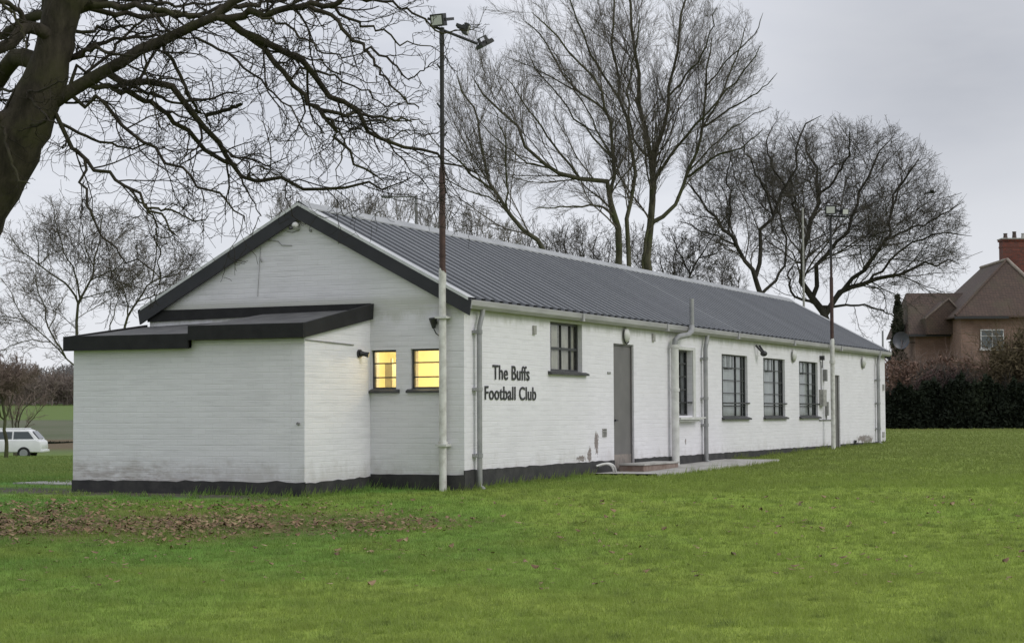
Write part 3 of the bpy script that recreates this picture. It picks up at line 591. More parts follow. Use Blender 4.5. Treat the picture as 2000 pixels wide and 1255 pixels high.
# downpipes
def downpipe(x, r, mat, zb, swan=True, y=-.085, brk=(.35, 1.25, 1.85)):
    b = MB(); pts = [(x+(.10 if swan else 0), -.09, H_-.0), (x+(.10 if swan else 0), -.09, H_-.06), (x+.05 if swan else x, y, H_-.16), (x, y, H_-.26), (x, y, zb+.10), (x, y, zb+.05), (x, y-.07, zb-.0)]
    b.tube(pts, r, 12); p = b.build('downpipe', mat, club, smooth=True)
    for z in brk: b = MB(); b.box(x-r-.03, x+r+.03, y+.01, -.001, z-.02, z+.02); b.tube([(x, y, z-.028), (x, y, z+.028)], r+.009, 12); b.build('bracket', mat, p)
    return p
downpipe(.235, .037, M['pipe_grey'], -.28, True, brk=(.2, 1.12, 1.92))
downpipe(10.25, .042, M['pipe_grey'], -.17, True, brk=(.55, 1.05, 1.8))
downpipe(24.35, .045, M['pipe_grey'], -.06, True, brk=(.35, 1.0, 1.6))
# soil pipe with bend to the vent through the gutter
b = MB(); b.tube([(8.40, -.12, -.30), (8.40, -.12, 1.985)], .070, 16); b.tube([(8.40, -.12, 1.94), (8.40, -.12, 2.0)], .084, 16); b.tube([(8.40, -.12, 1.16), (8.40, -.12, 1.22)], .081, 16)
sp = b.build('soil_pipe', M['pipe_white'], club, smooth=True)
b = MB(); b.tube([(8.40, -.12, 1.99), (8.40, -.13, 2.08), (8.52, -.16, 2.15), (8.85, -.22, 2.19), (9.02, -.23, 2.26), (9.07, -.22, 2.36)], .052, 12); b.tube([(9.07, -.22, 2.34), (9.07, -.22, 2.86)], .042, 12); b.build('vent_pipe', M['pipe_grey'], sp, smooth=True)
# waste hoses at the plinth by the door
for k, (xa, r) in enumerate(((4.72, .016), (4.82, .02))):
    b = MB(); n = 9; b.tube([(xa+.46*i/n, -.05-.15*math.sin(i/n*2.2), -.07+.075*math.sin(i/n*2.6)-.20*(i/n)**2) for i in range(n+1)], r, 8); b.build('waste_pipe', M['white_plastic'], club, smooth=True)
# vents and lamps on the long wall
def vent_slab(x, z, w, h, m='vent', name='wall_vent', fm=fl, pr=.03):
    b = MB(fm); b.box(x-w/2, x+w/2, -pr, -.001, z-h/2, z+h/2); n = max(3, int(h/.03))
    for i in range(n): zz = z-h/2+h*(i+.5)/n; b.box(x-w/2+.012, x+w/2-.012, -pr-.006, -pr-.0005, zz-.004, zz+.004)
    return b.build(name, M[m], club)
vent_slab(2.33, 2.03, .10, .13); vent_slab(7.58, 2.10, .12, .13)
def oval_lamp(x, z, w=.2, h=.26, dark=False):
    b = MB(fl); b.ball((x, -.02, z), 1, (w/2, .075, h/2), 14, 8); l = b.build('wall_lamp', M['white_plastic'], club, smooth=True)
    b = MB(fl); n = 14; b.tube([(x+(w/2+.012)*math.sin(a), -.035, z-(h/2+.012)*math.cos(a)) for a in np.linspace(-2.2, .9, n)], .013, 6); b.build('guard', M['dark_metal' if dark else 'grey_box'], l)
oval_lamp(6.18, 2.09, .24, .26, True); oval_lamp(16.58, 2.03, .26, .26); oval_lamp(23.0, 2.03, .3, .28)
b = MB(fl)
for s in (-1, 1): b.tube([(13.84+s*.13, -.03, 2.16), (13.84+s*.07, -.14, 2.02)], .022, 8)
b.ball((13.84, -.16, 1.99), .075, (1, 1, .8)); b.build('wall_lamp', M['dark_metal'], club, smooth=True)
b = MB(fl); b.box(18.86, 18.96, -.10, -.001, 1.98, 2.08); b.tube([(18.91, -.06, 1.98), (18.91, -.05, 1.8)], .01, 6); b.build('wall_lamp', M['dark_metal'], club)
b = MB(fl); b.box(5.36, 5.50, -.012, -.001, 1.425, 1.46); b.build('number_plate', M['grey_box'], club)
b = MB(fl); b.box(5.12, 5.30, -.012, -.001, .39, .53); ab = b.build('air_brick', M['vent'], club)
b = MB(fl)
b.box(5.13, 5.29, -.014, -.0125, .50, .515)
for i in range(2):
    for j in range(4): b.box(5.14+i*.085, 5.20+i*.085, -.014, -.0125, .405+j*.022, .417+j*.022)
b.build('grille', M['dark_metal'], ab)
b = MB(fl); b.box(19.16, 19.28, -.08, -.001, 1.50, 1.77); b.build('meter_box', M['grey_box'], club, bevel=.004)
b = MB(fl); b.box(18.78, 19.06, -.11, -.001, .92, 1.30); b.build('meter_box', M['vent'], club, bevel=.006)
b = MB(fl); b.box(19.30, 19.42, -.07, -.001, .70, 1.02); b.build('meter_box', M['grey_box'], club, bevel=.004)
b = MB(fl); b.tube([(18.75, -.02, .60), (20.1, -.02, .60)], .015, 6); b.tube([(19.36, -.02, .60), (19.36, -.02, .70)], .015, 6); b.build('conduit', M['grey_box'], club); b = MB(fl); b.tube([(18.92, -.02, 1.3), (18.92, -.02, 1.95)], .012, 6); b.build('conduit', M['grey_box'], club)
b = MB(fl); b.box(25.18, 25.30, -.03, -.001, 1.34, 1.50); b.build('wall_vent', M['vent'], club)
b = MB(fl); b.box(25.1, 25.3, -.02, -.001, .12, .26); b.build('wall_vent', M['vent'], club)
b = MB(); b.tube([(L_+.05, .12, 1.28), (L_+.22, .12, 1.30), (L_+.33, .12, 1.42), (L_+.34, .12, 1.6), (L_+.34, .12, 2.93)], .027, 8); am = b.build('aerial_mast', M['pipe_grey'], club, smooth=True)
for z in (1.80, 1.22): b = MB(); b.box(L_+.001, L_+.36, .09, .15, z-.02, z+.02); b.build('bracket', M['dark_metal'], am)
b = MB(fl); b.tube([(22.0, -.03, -.08), (22.0, -.05, .09)], .035, 8); b.build('waste_pipe', M['dark_metal'], club)
# gable details
b = MB(fg); b.ball((2.66, -.06, 3.50), .055, (1, 1.2, 1)); cam1 = b.build('security_camera', M['white_plastic'], club, smooth=True)
b = MB(fg); b.tube([(2.69, -.10, 3.47), (2.72, -.135, 3.455)], .026, 10); b.build('lens', M['dark_metal'], cam1)
b = MB(fg); b.tube([(2.62, -.012, 3.44), (2.75, -.014, 3.41), (2.84, -.012, 3.43)], .005, 5); b.tube([(3.15, -.01, 3.31), (2.98, -.012, 3.29), (2.92, -.014, 3.23), (2.75, -.012, 3.22)], .006, 5)
b.build('cable', M['grey_box'], club); b = MB(fg); b.tube([(3.28, -.01, 3.22), (3.30, -.012, 2.95), (3.33, -.01, 2.5)], .004, 5); b.tube([(3.29, -.02, 3.06), (3.25, -.03, 3.0)], .012, 5); b.tube([(2.44, -.001, 3.42), (2.44, -.02, 3.42)], .02, 8); b.build('cable', M['grey_box'], club)
# long bulkhead lamps: one on the annexe side, one by the mast
def bulk(fm, u, z, s):
    b = MB(fm); b.tube([(u, -.002, z), (u, -.03, z)], .06, 12); l = b.build('wall_lamp', M['dark_metal'], club, smooth=True)
    b = MB(fm); b.tube([(u, -.03, z), (u+s*.02, -.08, z-.005), (u+s*.04, -.14, z-.02)], [.045, .03, .04], 10); b.build('lamp_head', M['dark_metal'], l, smooth=True)
bulk(fs, -.42, 1.625, 1); 
b = MB(fg); b.tube([(.44, -.002, 2.05), (.44, -.05, 2.05)], .03, 10); b.tube([(.44, -.05, 1.97), (.44, -.08, 2.11)], [.025, .06], 10); l = b.build('wall_lamp', M['dark_metal'], club, smooth=True)
b = MB(fg); b.tube([(.44, -.06, 1.97), (.41, -.05, 1.9), (.36, -.04, 1.86), (.31, -.02, 1.87)], .008, 6); b.build('cable', M['dark_metal'], l)
b = MB(); b.tube([(XE+.0, YE-.01, 1.77), (XE+.7, YE-.012, 1.755), (XE+1.32, YE-.01, 1.742)], .008, 6); b.tube([(XE-.01, YE-.01, 1.77), (XE-.01, 3.1, 1.765)], .007, 6); b.build('cable', M['grey_box'], club)
b = MB(fe); b.tube([(YE+.09, -.002, .66), (YE+.09, -.03, .66)], .022, 8); b.build('overflow_pipe', M['grey_box'], club)
# lit room behind the two small windows
b = MB(); x0, x1, y0, y1, z0, z1 = XG+.25, 2.6, .245, 2.6, -.2, 2.2
b.add([(x0, y0, z0), (x1, y0, z0), (x1, y1, z0), (x0, y1, z0), (x0, y0, z1), (x1, y0, z1), (x1, y1, z1), (x0, y1, z1)], [(0, 1, 2, 3), (4, 5, 6, 7), (1, 2, 6, 5), (2, 3, 7, 6), (0, 1, 5, 4)])
rm = b.build('lit_room', M['cream'], club)
b = MB(); b.box(.9, 1.1, 1.64, 1.76, -.19, 1.52); b.tube([(1.0, 1.70, 1.52), (1.0, 1.70, 1.60)], .02, 6); b.build('boiler', plain('grey boiler', (.35, .33, .25), (.28, .26, .2), 5, .5), rm)
b = MB(); b.tube([(1.3, .5, 2.12), (1.3, 2.3, 2.12)], .02, 8); 
tm, tt, tb = newmat('lit fluorescent tube'); tb.inputs['Emission Color'].default_value = (1, .80, .42, 1); tb.inputs['Emission Strength'].default_value = 10; b.build('tube_lamp', tm, rm)
ld = bpy.data.lights.new('room_light', 'POINT'); ld.energy = 64; ld.color = (1, .82, .45); ld.shadow_soft_size = .25; lo = bpy.data.objects.new('room_light', ld); col.objects.link(lo); lo.location = (1.15, 1.15, 1.75)

# step and masts -------------------------------------------------------
st = empty('doorstep', (6.2, -.35, gz(6.2, -.35)), label='low reddish brown step in front of the wide grey door', cat='step')
b = MB(); b.box(5.72, 7.45, -.50, -.06, gz(6.2, -.35)-.1, gz(6.2, -.35)+.13); b.build('brick_base', M['stepmat'], st, bevel=.01)
b = MB(); b.box(5.70, 7.48, -.52, -.05, gz(6.2, -.35)+.1305, gz(6.2, -.35)+.16); b.build('tread', M['conc'], st, bevel=.006)

def floodlight(root, c, aim, sz=.26, th=.07, bracket=True, label=None):
    """head as a shallow finned box whose glass faces aim"""
    a = Vector(aim).normalized(); r_ = a.cross(Vector((0, 0, 1))).normalized(); u_ = r_.cross(a).normalized(); c = Vector(c)
    f = lambda x, y, z: tuple(c+r_*x+a*y+u_*z)
    b = MB(f); h = sz/2; b.box(-h, h, -th*.35, th*.5, -h*.82, h*.82); b.box(-h*.55, h*.55, -th*.9, -th*.352, -h*.5, h*.5)
    for k in range(5): x = -h*.8+k*h*.4; b.box(x-.006, x+.006, -th*.6, -th*.352, -h*.78, -h*.51); b.box(x-.006, x+.006, -th*.6, -th*.352, h*.51, h*.78)
    o = b.build('floodlight', M['dark_metal'], root, bevel=.004)
    if label: o['label'] = label
    b = MB(f); b.box(-h*.76, h*.76, th*.505, th*.54, -h*.60, h*.60); b.build('glass', M['lens'], o)
    if bracket:
        b = MB(f); g_ = h*1.08
        b.box(-g_-.008, -g_+.008, -th*1.9, th*.15, -.02, .02); b.box(g_-.008, g_+.008, -th*1.9, th*.15, -.02, .02); b.box(-g_+.008, g_-.008, -th*1.9-.008, -th*1.9+.008, -.02, .02); b.build('bracket', M['dark_metal'], o)
    return o
XM, YM = XG-.09, .285
mast = empty('floodlight_mast', (XM, YM, gz(XM, YM)), label='tall nearer floodlight mast, white foot and rusty dark top, at the gable corner', cat='floodlight mast')
b = MB(); b.tube([(XM, YM, -.40), (XM, YM, .33), (XM, YM, 2.78)], .052, 16); b.tube([(XM, YM, .32), (XM, YM, .40)], .066, 16)
b.tube([(XM, YM, 2.78), (XM-.0, YM+.0, 4.20)], .044, 14); b.tube([(XM, YM, 4.2), (XM, YM, 6.12)], .031, 12)
for z in (2.96, 3.55, 3.98): b.tube([(XM, YM, z), (XM, YM, z+.03)], .050, 14)
b.build('pole', mast_mat('painted and rusted steel', 2.76, 4.3), mast, smooth=True)
for z, s in ((5.55, 1), (4.75, -1), (4.60, -1), (5.0, 1)): b = MB(); b.tube([(XM, YM, z), (XM+RT[0]*.07*-s, YM+RT[1]*.07*-s, z+.10)], .012, 6); b.build('step_peg', M['dark_metal'], mast)
for z in (2.11, .345):
    b = MB(); b.box(XM-.075, XG-.001, YM-.085, YM+.085, z-.012, z+.02); b.build('wall_clamp', M['pipe_white'], mast)
tp = Vector((XM, YM, 6.13)); rt = Vector(RT); fw_ = Vector(FH)
b = MB(); e0 = tp+rt*-.12+Vector((0, 0, .05)); e1 = tp+rt*.50+Vector((0, 0, -.20)); b.tube([tuple(e0), tuple(tp), tuple(e1)], .02, 8); b.tube([tuple(tp-Vector((0, 0, .2))), tuple(tp+Vector((0, 0, .03)))], .036, 10); b.build('crossarm', M['dark_metal'], mast)
floodlight(mast, tp+rt*-.04+Vector((0, 0, .12))-fw_*.08, (-rt*.45-fw_*.88-Vector((0, 0, .22))), .21, .12, label='floodlight with its pale glass turned to the lawn')
b = MB(); b.tube([tuple(tp+rt*-.2+Vector((0, 0, .16))), tuple(tp+rt*-.1+Vector((0, 0, .13)))], .02, 8); b.build('photocell', M['dark_metal'], mast)
floodlight(mast, tp+rt*.34+Vector((0, 0, .02))+fw_*.05, (rt*.9-fw_*.1-Vector((0, 0, .36))), .18, .07, label='middle floodlight seen from its side')
floodlight(mast, tp+rt*.60+Vector((0, 0, -.20))+fw_*.02, (rt*.45+fw_*.18-Vector((0, 0, .86))), .24, .055, label='outer floodlight tilted towards the ground')
XN, YN = 19.13, -.235
mast2 = empty('floodlight_mast', (XN, YN, gz(XN, YN)), label='farther slimmer floodlight mast beside the narrow door', cat='floodlight mast')
b = MB(); b.tube([(XN, YN, -.3), (XN, YN, 2.45)], .052, 14); b.tube([(XN, YN, 1.9), (XN, YN, 1.98)], .068, 14); b.tube([(XN, YN, 2.45), (XN, YN, 3.9)], .042, 12); b.tube([(XN, YN, 3.9), (XN, YN, 5.3)], .03, 12); b.build('pole', mast_mat('second mast paint', 2.45, 4.1), mast2, smooth=True)
t2 = Vector((XN, YN, 5.34)); b = MB(); b.tube([tuple(t2-rt*.12), tuple(t2+rt*.42+Vector((0, 0, -.03)))], .022, 8); b.build('crossarm', M['dark_metal'], mast2)
floodlight(mast2, t2+rt*-.02+Vector((0, 0, .13))-fw_*.12, (-fw_*.95-rt*.12-Vector((0, 0, .2))), .25, .13, label='larger square floodlight over the pole')
floodlight(mast2, t2+rt*.30+Vector((0, 0, .08))-fw_*.12, (-fw_*.9+rt*.35-Vector((0, 0, .15))), .18, .11, label='smaller floodlight on the arm')
# flag pole behind the roof and street lamp beyond
def ground_at(p): return gz(p[0], p[1])
fpp = at(1570, 600, 58); fp = empty('flagpole', (fpp[0], fpp[1], ground_at(fpp)), label='slim pale grey pole standing behind the roof between bare trees', cat='pole')
zt = at(1566, 408, 58)[2]; b = MB(); b.tube([(fpp[0], fpp[1], ground_at(fpp)-.2), (fpp[0], fpp[1], (zt+ground_at(fpp))/2), (fpp[0], fpp[1], zt)], [.045, .038, .03], 10); b.build('pole', M['vent'], fp, smooth=True)
b = MB(); b.ball((fpp[0], fpp[1], zt+.02), .04); b.build('finial', M['vent'], fp)
sl = at(813, 384, 80); slm = empty('street_lamp', (sl[0], sl[1], ground_at(sl)), label='grey street lamp with a long straight arm behind the ridge', cat='street lamp')
ms = plain('galvanised steel', (.16, .165, .17), (.22, .22, .225), 5, .5)
b = MB(); b.tube([(sl[0], sl[1], ground_at(sl)-.2), (sl[0], sl[1], 4), (sl[0], sl[1], sl[2]+.05)], [.11, .09, .06], 10); b.build('pole', ms, slm, smooth=True)
S = Vector(sl); rtv = Vector(RT); b = MB(); b.tube([tuple(S), tuple(S-rtv*1.0)], .035, 8); b.build('arm', ms, slm)
b = MB(); q = S-rtv*1.0; b.tube([tuple(q), tuple(q-rtv*.12), tuple(q-rtv*.42+Vector((0, 0, .02))), tuple(q-rtv*.52+Vector((0, 0, .02)))], [.03, .075, .075, .03], 8); b.build('lamp_head', ms, slm, smooth=True)
# ------------------------------------------------------------------ trees
class Tree:
    def __init__(s, seed): s.r = np.random.default_rng(seed); s.trunk = []; s.crown = []; s.env = None
    def norm(s, v): return v/np.maximum(np.linalg.norm(v, axis=-1, keepdims=True), 1e-9)
    def grow(s, P, D, L, R0, K, jit, trop, tw, tip=.25):
        P = P.copy(); D = s.norm(D); pts = [P.copy()]; st = (L/K)[:, None]; dirs = D
        for k in range(K):
            dirs = s.norm(dirs+jit*s.r.normal(size=dirs.shape)+tw*np.asarray(trop)); P = P+dirs*st; pts.append(P.copy())
        P = np.stack(pts, 1); rad = R0[:, None]*(1-(1-tip)*np.linspace(0, 1, K+1)[None, :]); return P, rad
    def spawn(s, P, Rd, n, t0, t1, a0, a1, lf, rr, Lp, dec=.5, rmin=.004, bias=None, bw=0):
        N_, K1, _ = P.shape; K = K1-1; c_ = np.maximum(1, np.floor(n*np.clip(Lp/Lp.mean(), .25, 1.7)+s.r.random(N_)).astype(int)); idx = np.repeat(np.arange(N_), c_); j_ = np.concatenate([np.arange(q) for q in c_]); t = t0+(t1-t0)*((j_+s.r.random(len(idx)))/c_[idx]); k = np.clip((t*K).astype(int), 0, K-1); f = t*K-k
        p = P[idx, k]*(1-f)[:, None]+P[idx, k+1]*f[:, None]; d = s.norm(P[idx, k+1]-P[idx, k]); r0 = Rd[idx, k]*(1-f)+Rd[idx, k+1]*f
        q = s.r.normal(size=d.shape)
        if bias is not None: q = q+bw*np.asarray(bias)
        q = s.norm(q-d*(q*d).sum(-1, keepdims=True)); a = a0+(a1-a0)*s.r.random(len(p))
        D = d*np.cos(a)[:, None]+q*np.sin(a)[:, None]; L = Lp[idx]*lf*(1-dec*t)*(.65+.7*s.r.random(len(p))); 
        if s.env is not None:
            c, e = s.env; o = (p-c)/e; dd = D/e; A = (dd*dd).sum(-1); B = (o*dd).sum(-1); C = (o*o).sum(-1)-1; disc = np.maximum(B*B-A*C, 0); tt = (-B+np.sqrt(disc))/A
            lim = tt*(.85+.3*s.r.random(len(p))); ok = (C < 0) & (lim > .18*L) | (s.r.random(len(p)) < .06); p, D, L, r0 = p[ok], D[ok], np.minimum(L, np.maximum(lim, .2*L))[ok], r0[ok]
        return p, D, L, np.maximum(np.minimum(r0*rr, r0*.9), rmin)
    def out(s, name, base, mt, mc, **k):
        root = empty(name, base, **k)
        if s.trunk: link('trunk', tubes(s.trunk), mt, root)
        if s.crown: link('crown', tubes(s.crown), mc, root)
        return root
def tubes(batches):
    Vs = []; Fs = []; off = 0
    for P, Rd, S_ in batches:
        N_, K1, _ = P.shape; T = np.empty_like(P); T[:, 1:-1] = P[:, 2:]-P[:, :-2]; T[:, 0] = P[:, 1]-P[:, 0]; T[:, -1] = P[:, -1]-P[:, -2]; T /= np.maximum(np.linalg.norm(T, axis=-1, keepdims=True), 1e-9)
        m = P[:, -1]-P[:, 0]; m /= np.maximum(np.linalg.norm(m, axis=-1, keepdims=True), 1e-9); h = np.where(np.abs(m[:, 2:3]) < .8, np.array([[0, 0, 1.]]), np.array([[1., 0, 0]])); ref = np.cross(m, h); ref = ref[:, None, :]
        a = ref-T*(T*ref).sum(-1, keepdims=True); a /= np.maximum(np.linalg.norm(a, axis=-1, keepdims=True), 1e-9); b = np.cross(T, a)
        th = np.arange(S_)*2*np.pi/S_; V = P[:, :, None, :]+Rd[:, :, None, None]*(a[:, :, None, :]*np.cos(th)[None, None, :, None]+b[:, :, None, :]*np.sin(th)[None, None, :, None])
        Vs.append(V.reshape(-1, 3)); base = off+(np.arange(N_)[:, None, None]*K1+np.arange(K1-1)[None, :, None])*S_; k = np.arange(S_)[None, None, :]; k2 = (k+1) % S_
        Fs.append(np.stack([base+k, base+k2, base+S_+k2, base+S_+k], -1).reshape(-1, 4)); off += N_*K1*S_
    me = npmesh('branches', np.concatenate(Vs), np.concatenate(Fs), 4)
    me.polygons.foreach_set('use_smooth', np.ones(len(me.polygons), dtype=bool)); return me
def resample(pts, rad, K, wob=0, r=None):
    pts = np.array(pts, float); rad = np.array(rad, float)
    if len(pts) > 2:   # Catmull-Rom smoothing
        P = np.vstack([2*pts[0]-pts[1], pts, 2*pts[-1]-pts[-2]]); out = []; rr = []
        for i in range(1, len(P)-2):
            for t in np.linspace(0, 1, 6, endpoint=False):
                a, b, c, d = P[i-1:i+3]; out.append(.5*((2*b)+(c-a)*t+(2*a-5*b+4*c-d)*t*t+(3*b-a-3*c+d)*t**3)); rr.append(rad[i-1]*(1-t)+rad[i]*t)
        out.append(pts[-1]); rr.append(rad[-1]); pts = np.array(out); rad = np.array(rr)
    s = np.concatenate([[0], np.cumsum(np.linalg.norm(np.diff(pts, axis=0), axis=1))]); q = np.linspace(0, s[-1], K+1)
    P = np.stack([np.interp(q, s, pts[:, i]) for i in range(3)], 1); Rr = np.interp(q, s, rad)
    if wob and r is not None: n = r.normal(size=P.shape)*wob*s[-1]/K; n[0] = 0; P = P+n
    return P, Rr, s[-1]
def limbs(traces, depth, K, rs, wob=.12, ddev=.9, base=None):
    """traces: list of (points in photo coordinates, r0, r1 in photo pixels[, depth offsets]); gives batches in metres"""
    Ps = []; Rs = []; Ls = []; sc_ = depth/FPX
    for tr in traces:
        pts, r0, r1 = tr[:3]; d0, d1 = tr[3] if len(tr) > 3 else (0, rs.uniform(-ddev, ddev))
        n = len(pts); r1 = min(r1, r0); P3 = [at(x, y, depth+d0+(d1-d0)*(i/(n-1))**1.3) for i, (x, y) in enumerate(pts)]
        P, Rr, Lg = resample(P3, np.linspace(r0, r1, n)*sc_, K, wob, rs); Rr[-1] *= .45; Ps.append(P); Rs.append(Rr); Ls.append(Lg)
    Q = [np.vstack([q for q in (base or [])])] if base else []
    for i, tr in enumerate(traces):
        if not (len(tr) > 4 and tr[4]) and (i or base):
            A = np.vstack(Q); d = A-CAM; a2 = np.stack([d@Rv/(d@Fv), d@Uv/(d@Fv)], 1); d0_ = Ps[i][0]-CAM; b2 = np.array([d0_@Rv/(d0_@Fv), d0_@Uv/(d0_@Fv)]); j = np.argmin(((a2-b2)**2).sum(1))
            Ps[i] = Ps[i]+(A[j]-Ps[i][0])[None]*((1-np.linspace(0, 1, K+1))**1.5)[:, None]
        P = Ps[i]; Q.append(np.vstack([P[:-1]*(1-f)+P[1:]*f for f in (0, .25, .5, .75)]))
    return np.stack(Ps), np.stack(Rs), np.array(Ls)

# --- the big tree at the left, in front of the building
T = Tree(11); D0 = 17.5
trunk = [([(-165, 1010), (-150, 900), (-130, 760), (-100, 620), (-85, 500), (-46, 400), (6, 308), (56, 228), (90, 150), (110, 78), (122, 0), (140, -110), (165, -230)], 86, 22, (0, 0))]
Pt, Rt_, Lt = limbs(trunk, D0, 48, T.r, .05)
px2m = D0/FPX; prof = np.interp(np.linspace(0, 1, 49), [0, .1, .3, .45, .58, .66, .74, .82, .9, 1], [90, 80, 72, 66, 60, 47, 36, 37, 30, 18])*px2m; Rt_[0] = prof*(1+.04*T.r.normal(size=49)); 
T.trunk.append((Pt, Rt_, 20))
big = [([(92, 238), (135, 216), (188, 178), (238, 144), (315, 95), (382, 58), (432, 27), (486, -6), (560, -50)], 15.5, 6, (0, -.3)),
       ([(100, 150), (55, 120), (20, 130), (-20, 190), (-70, 300)], 20, 14, (0, .8)), ([(110, 75), (100, 60), (60, 45), (20, 80), (-30, 110), (-90, 120)], 15, 9, (0, -.8)), ([(105, 20), (60, 22), (10, 60), (-50, 90)], 10, 8, (0, .9)),
       ([(30, 260), (5, 235), (-40, 215), (-90, 215)], 16, 10, (0, -.6)), ([(135, 40), (190, 8), (260, -40), (330, -90)], 16, 7, (0, .5)), ([(118, 60), (105, 10), (90, -50), (70, -130)], 22, 10, (0, .4))]
mid = [([(428, 40), (500, 33), (562, 18), (650, 5), (720, -6), (800, -25)], 8.5, 3.5, (-.3, -.5)),
       ([(607, 20), (666, 50), (700, 85), (720, 98), (765, 122), (805, 158)], 4.5, 1.6, (-.4, -.6)), ([(716, 96), (745, 140), (785, 190), (822, 218)], 3, 1.2, (-.5, -.9)), ([(805, 158), (830, 140), (858, 112)], 1.6, .8, (-.6, -.9)),
       ([(440, 50), (508, 90), (562, 130), (616, 158), (666, 198), (702, 243), (756, 279), (832, 297), (880, 312), (950, 340)], 8, 1.6, (-.3, .9)),
       ([(470, 68), (540, 126), (576, 171), (621, 220), (648, 256), (688, 306), (720, 333), (756, 355)], 6, 1.4, (-.3, .3)),
       ([(616, 216), (660, 224), (700, 228), (760, 232), (808, 236)], 4.5, 1.8, (.1, .6)), ([(621, 222), (650, 245), (672, 275), (668, 305), (655, 335)], 2.5, 1, (.1, -.3)),
       ([(225, 160), (315, 180), (373, 207), (405, 243), (432, 279), (450, 320), (468, 335), (549, 362), (621, 371), (675, 360), (738, 362), (790, 370)], 7.5, 1.8, (-.1, .8)),
       ([(170, 200), (234, 203), (288, 212), (333, 238), (387, 279), (441, 318), (458, 328)], 6, 4, (-.1, .45)), ([(225, 165), (280, 172), (330, 195), (385, 215), (420, 262)], 4.5, 1.2, (-.1, .7)),
       ([(400, 227), (436, 216), (474, 204)], 4.6, 3.6, (.3, .2)),
       ([(150, 208), (220, 225), (270, 275), (324, 310), (378, 351), (428, 383), (450, 414), (490, 430)], 4.4, 1.1, (0, -.8)),
       ([(100, 250), (130, 300), (160, 330), (198, 351), (252, 374), (288, 405), (324, 432), (350, 460)], 5, 1.5, (0, -.9)), ([(288, 405), (340, 412), (380, 432), (410, 420)], 2.5, .9, (-.6, -1)),
       ([(148, 325), (156, 390), (171, 432), (207, 482), (240, 505), (285, 522), (315, 560)], 3, .9, (-.3, -1.1)), ([(250, 375), (300, 430), (308, 480), (310, 520), (312, 570)], 2.2, .8, (-.6, -.3)),
       ([(120, 240), (185, 270), (243, 286), (300, 284), (360, 300)], 3.4, 1, (0, .8)),
       ([(150, 22), (200, 14), (270, 18), (342, 27), (405, 36)], 8, 5, (0, -.2)), ([(160, 30), (240, 40), (330, 38), (420, 20), (500, -20)], 6, 3, (.2, .9)),
       ([(120, 145), (160, 112), (205, 90), (262, 78), (330, 70), (400, 85)], 6.5, 1, (.1, .9)), ([(130, 95), (180, 85), (240, 105), (285, 100)], 5, 1.2, (-.1, -.6)), ([(135, 75), (200, 65), (260, 55), (330, 60)], 4.5, 1, (0, .9)),
       ([(500, 34), (560, 60), (610, 92), (660, 108), (720, 100)], 3, 1, (-.3, -.9)), ([(640, 6), (690, 35), (735, 55), (790, 85), (850, 92)], 3.4, 1, (-.4, .5)), ([(700, -10), (770, 5), (820, 30), (862, 62), (900, 60), (940, 48)], 3, .8, (-.4, -.3)),
       ([(382, 68), (450, 108), (486, 144), (535, 175), (571, 220), (598, 265), (612, 297)], 3, .9, (-.2, -1)), ([(315, 110), (345, 150), (370, 195), (395, 225)], 4, 3, (-.1, .3)), ([(285, 125), (290, 160), (300, 200), (308, 240), (330, 262)], 2.2, 1, (0, -.5)),
       ([(468, 335), (480, 365), (497, 395), (508, 432)], 2.2, .9, (.2, .1)), ([(432, 282), (470, 310), (510, 330), (560, 340)], 2, .9, (.2, -.7)), ([(549, 362), (552, 385), (570, 410)], 1.8, .8, (.3, .1)),
       ([(60, 60), (30, 20), (-20, -20)], 6, 4, (0, -.8)), ([(10, 210), (20, 290), (32, 340), (58, 362)], 3.4, 1.6, (-.7, -.9)), ([(15, 190), (60, 192), (95, 230), (118, 240)], 3.2, 1.6, (-.7, -.9)), ([(20, 165), (80, 172), (135, 150)], 2.6, 1.2, (-.7, -.9)),
       ([(0, 20), (30, 45), (45, 75), (50, 100)], 3, 1.2, (-.5, -.9)), ([(235, 150), (270, 160), (335, 150), (400, 160)], 2, .8, (0, -.9)), ([(100, 225), (60, 240), (10, 200), (-30, 180)], 4, 2, (.4, .9)),
       ([(560, 20), (620, -10), (700, -50)], 4, 2, (-.3, .3)), ([(380, 55), (450, 20), (530, 5), (600, -20)], 6, 3, (-.2, .8)), ([(756, 280), (790, 260), (830, 268), (880, 250)], 1.8, .7, (.4, .9)), ([(702, 243), (740, 240), (790, 236), (840, 244)], 2.4, .9, (.4, .9)),
       ([(118, 190), (150, 150), (200, 120), (250, 60), (300, 20), (340, -30)], 4, 2, (.1, 1.1)), ([(180, -40), (260, -20), (340, 0), (430, 5)], 5, 2, (.1, 1.1)), ([(508, 92), (560, 100), (620, 120), (680, 150), (740, 160)], 2.4, .9, (-.2, .9)), ([(562, 130), (640, 135), (700, 165), (760, 200), (800, 200)], 2.6, .9, (.1, 1.3))]
Pb, Rb, Lb = limbs(big, D0, 14, T.r, .06, base=[Pt[0]]); T.trunk.append((Pb, Rb, 12))
Pm, Rm, Lm = limbs(mid, D0, 16, T.r, .22, base=[Pt[0]]+[q for q in Pb]); T.trunk.append((Pm, Rm, 7))
drp = (RT[0]*.35, RT[1]*.35, -.45)
Pa = np.concatenate([Pb[:, ::1][:, :15], Pm[:, :15]]); Ra = np.concatenate([Rb[:, :15], Rm[:, :15]]); La = np.concatenate([Lb, Lm])
p, d, l, r = T.spawn(Pm, Rm, 7, .08, 1, .5, 1.1, .42, .45, np.maximum(Lm, .8), .45, .0045); l = np.clip(l, .25, .85)
P1, R1 = T.grow(p, d, l, r, 7, .24, drp, .05, .4); T.crown.append((P1, R1, 4))
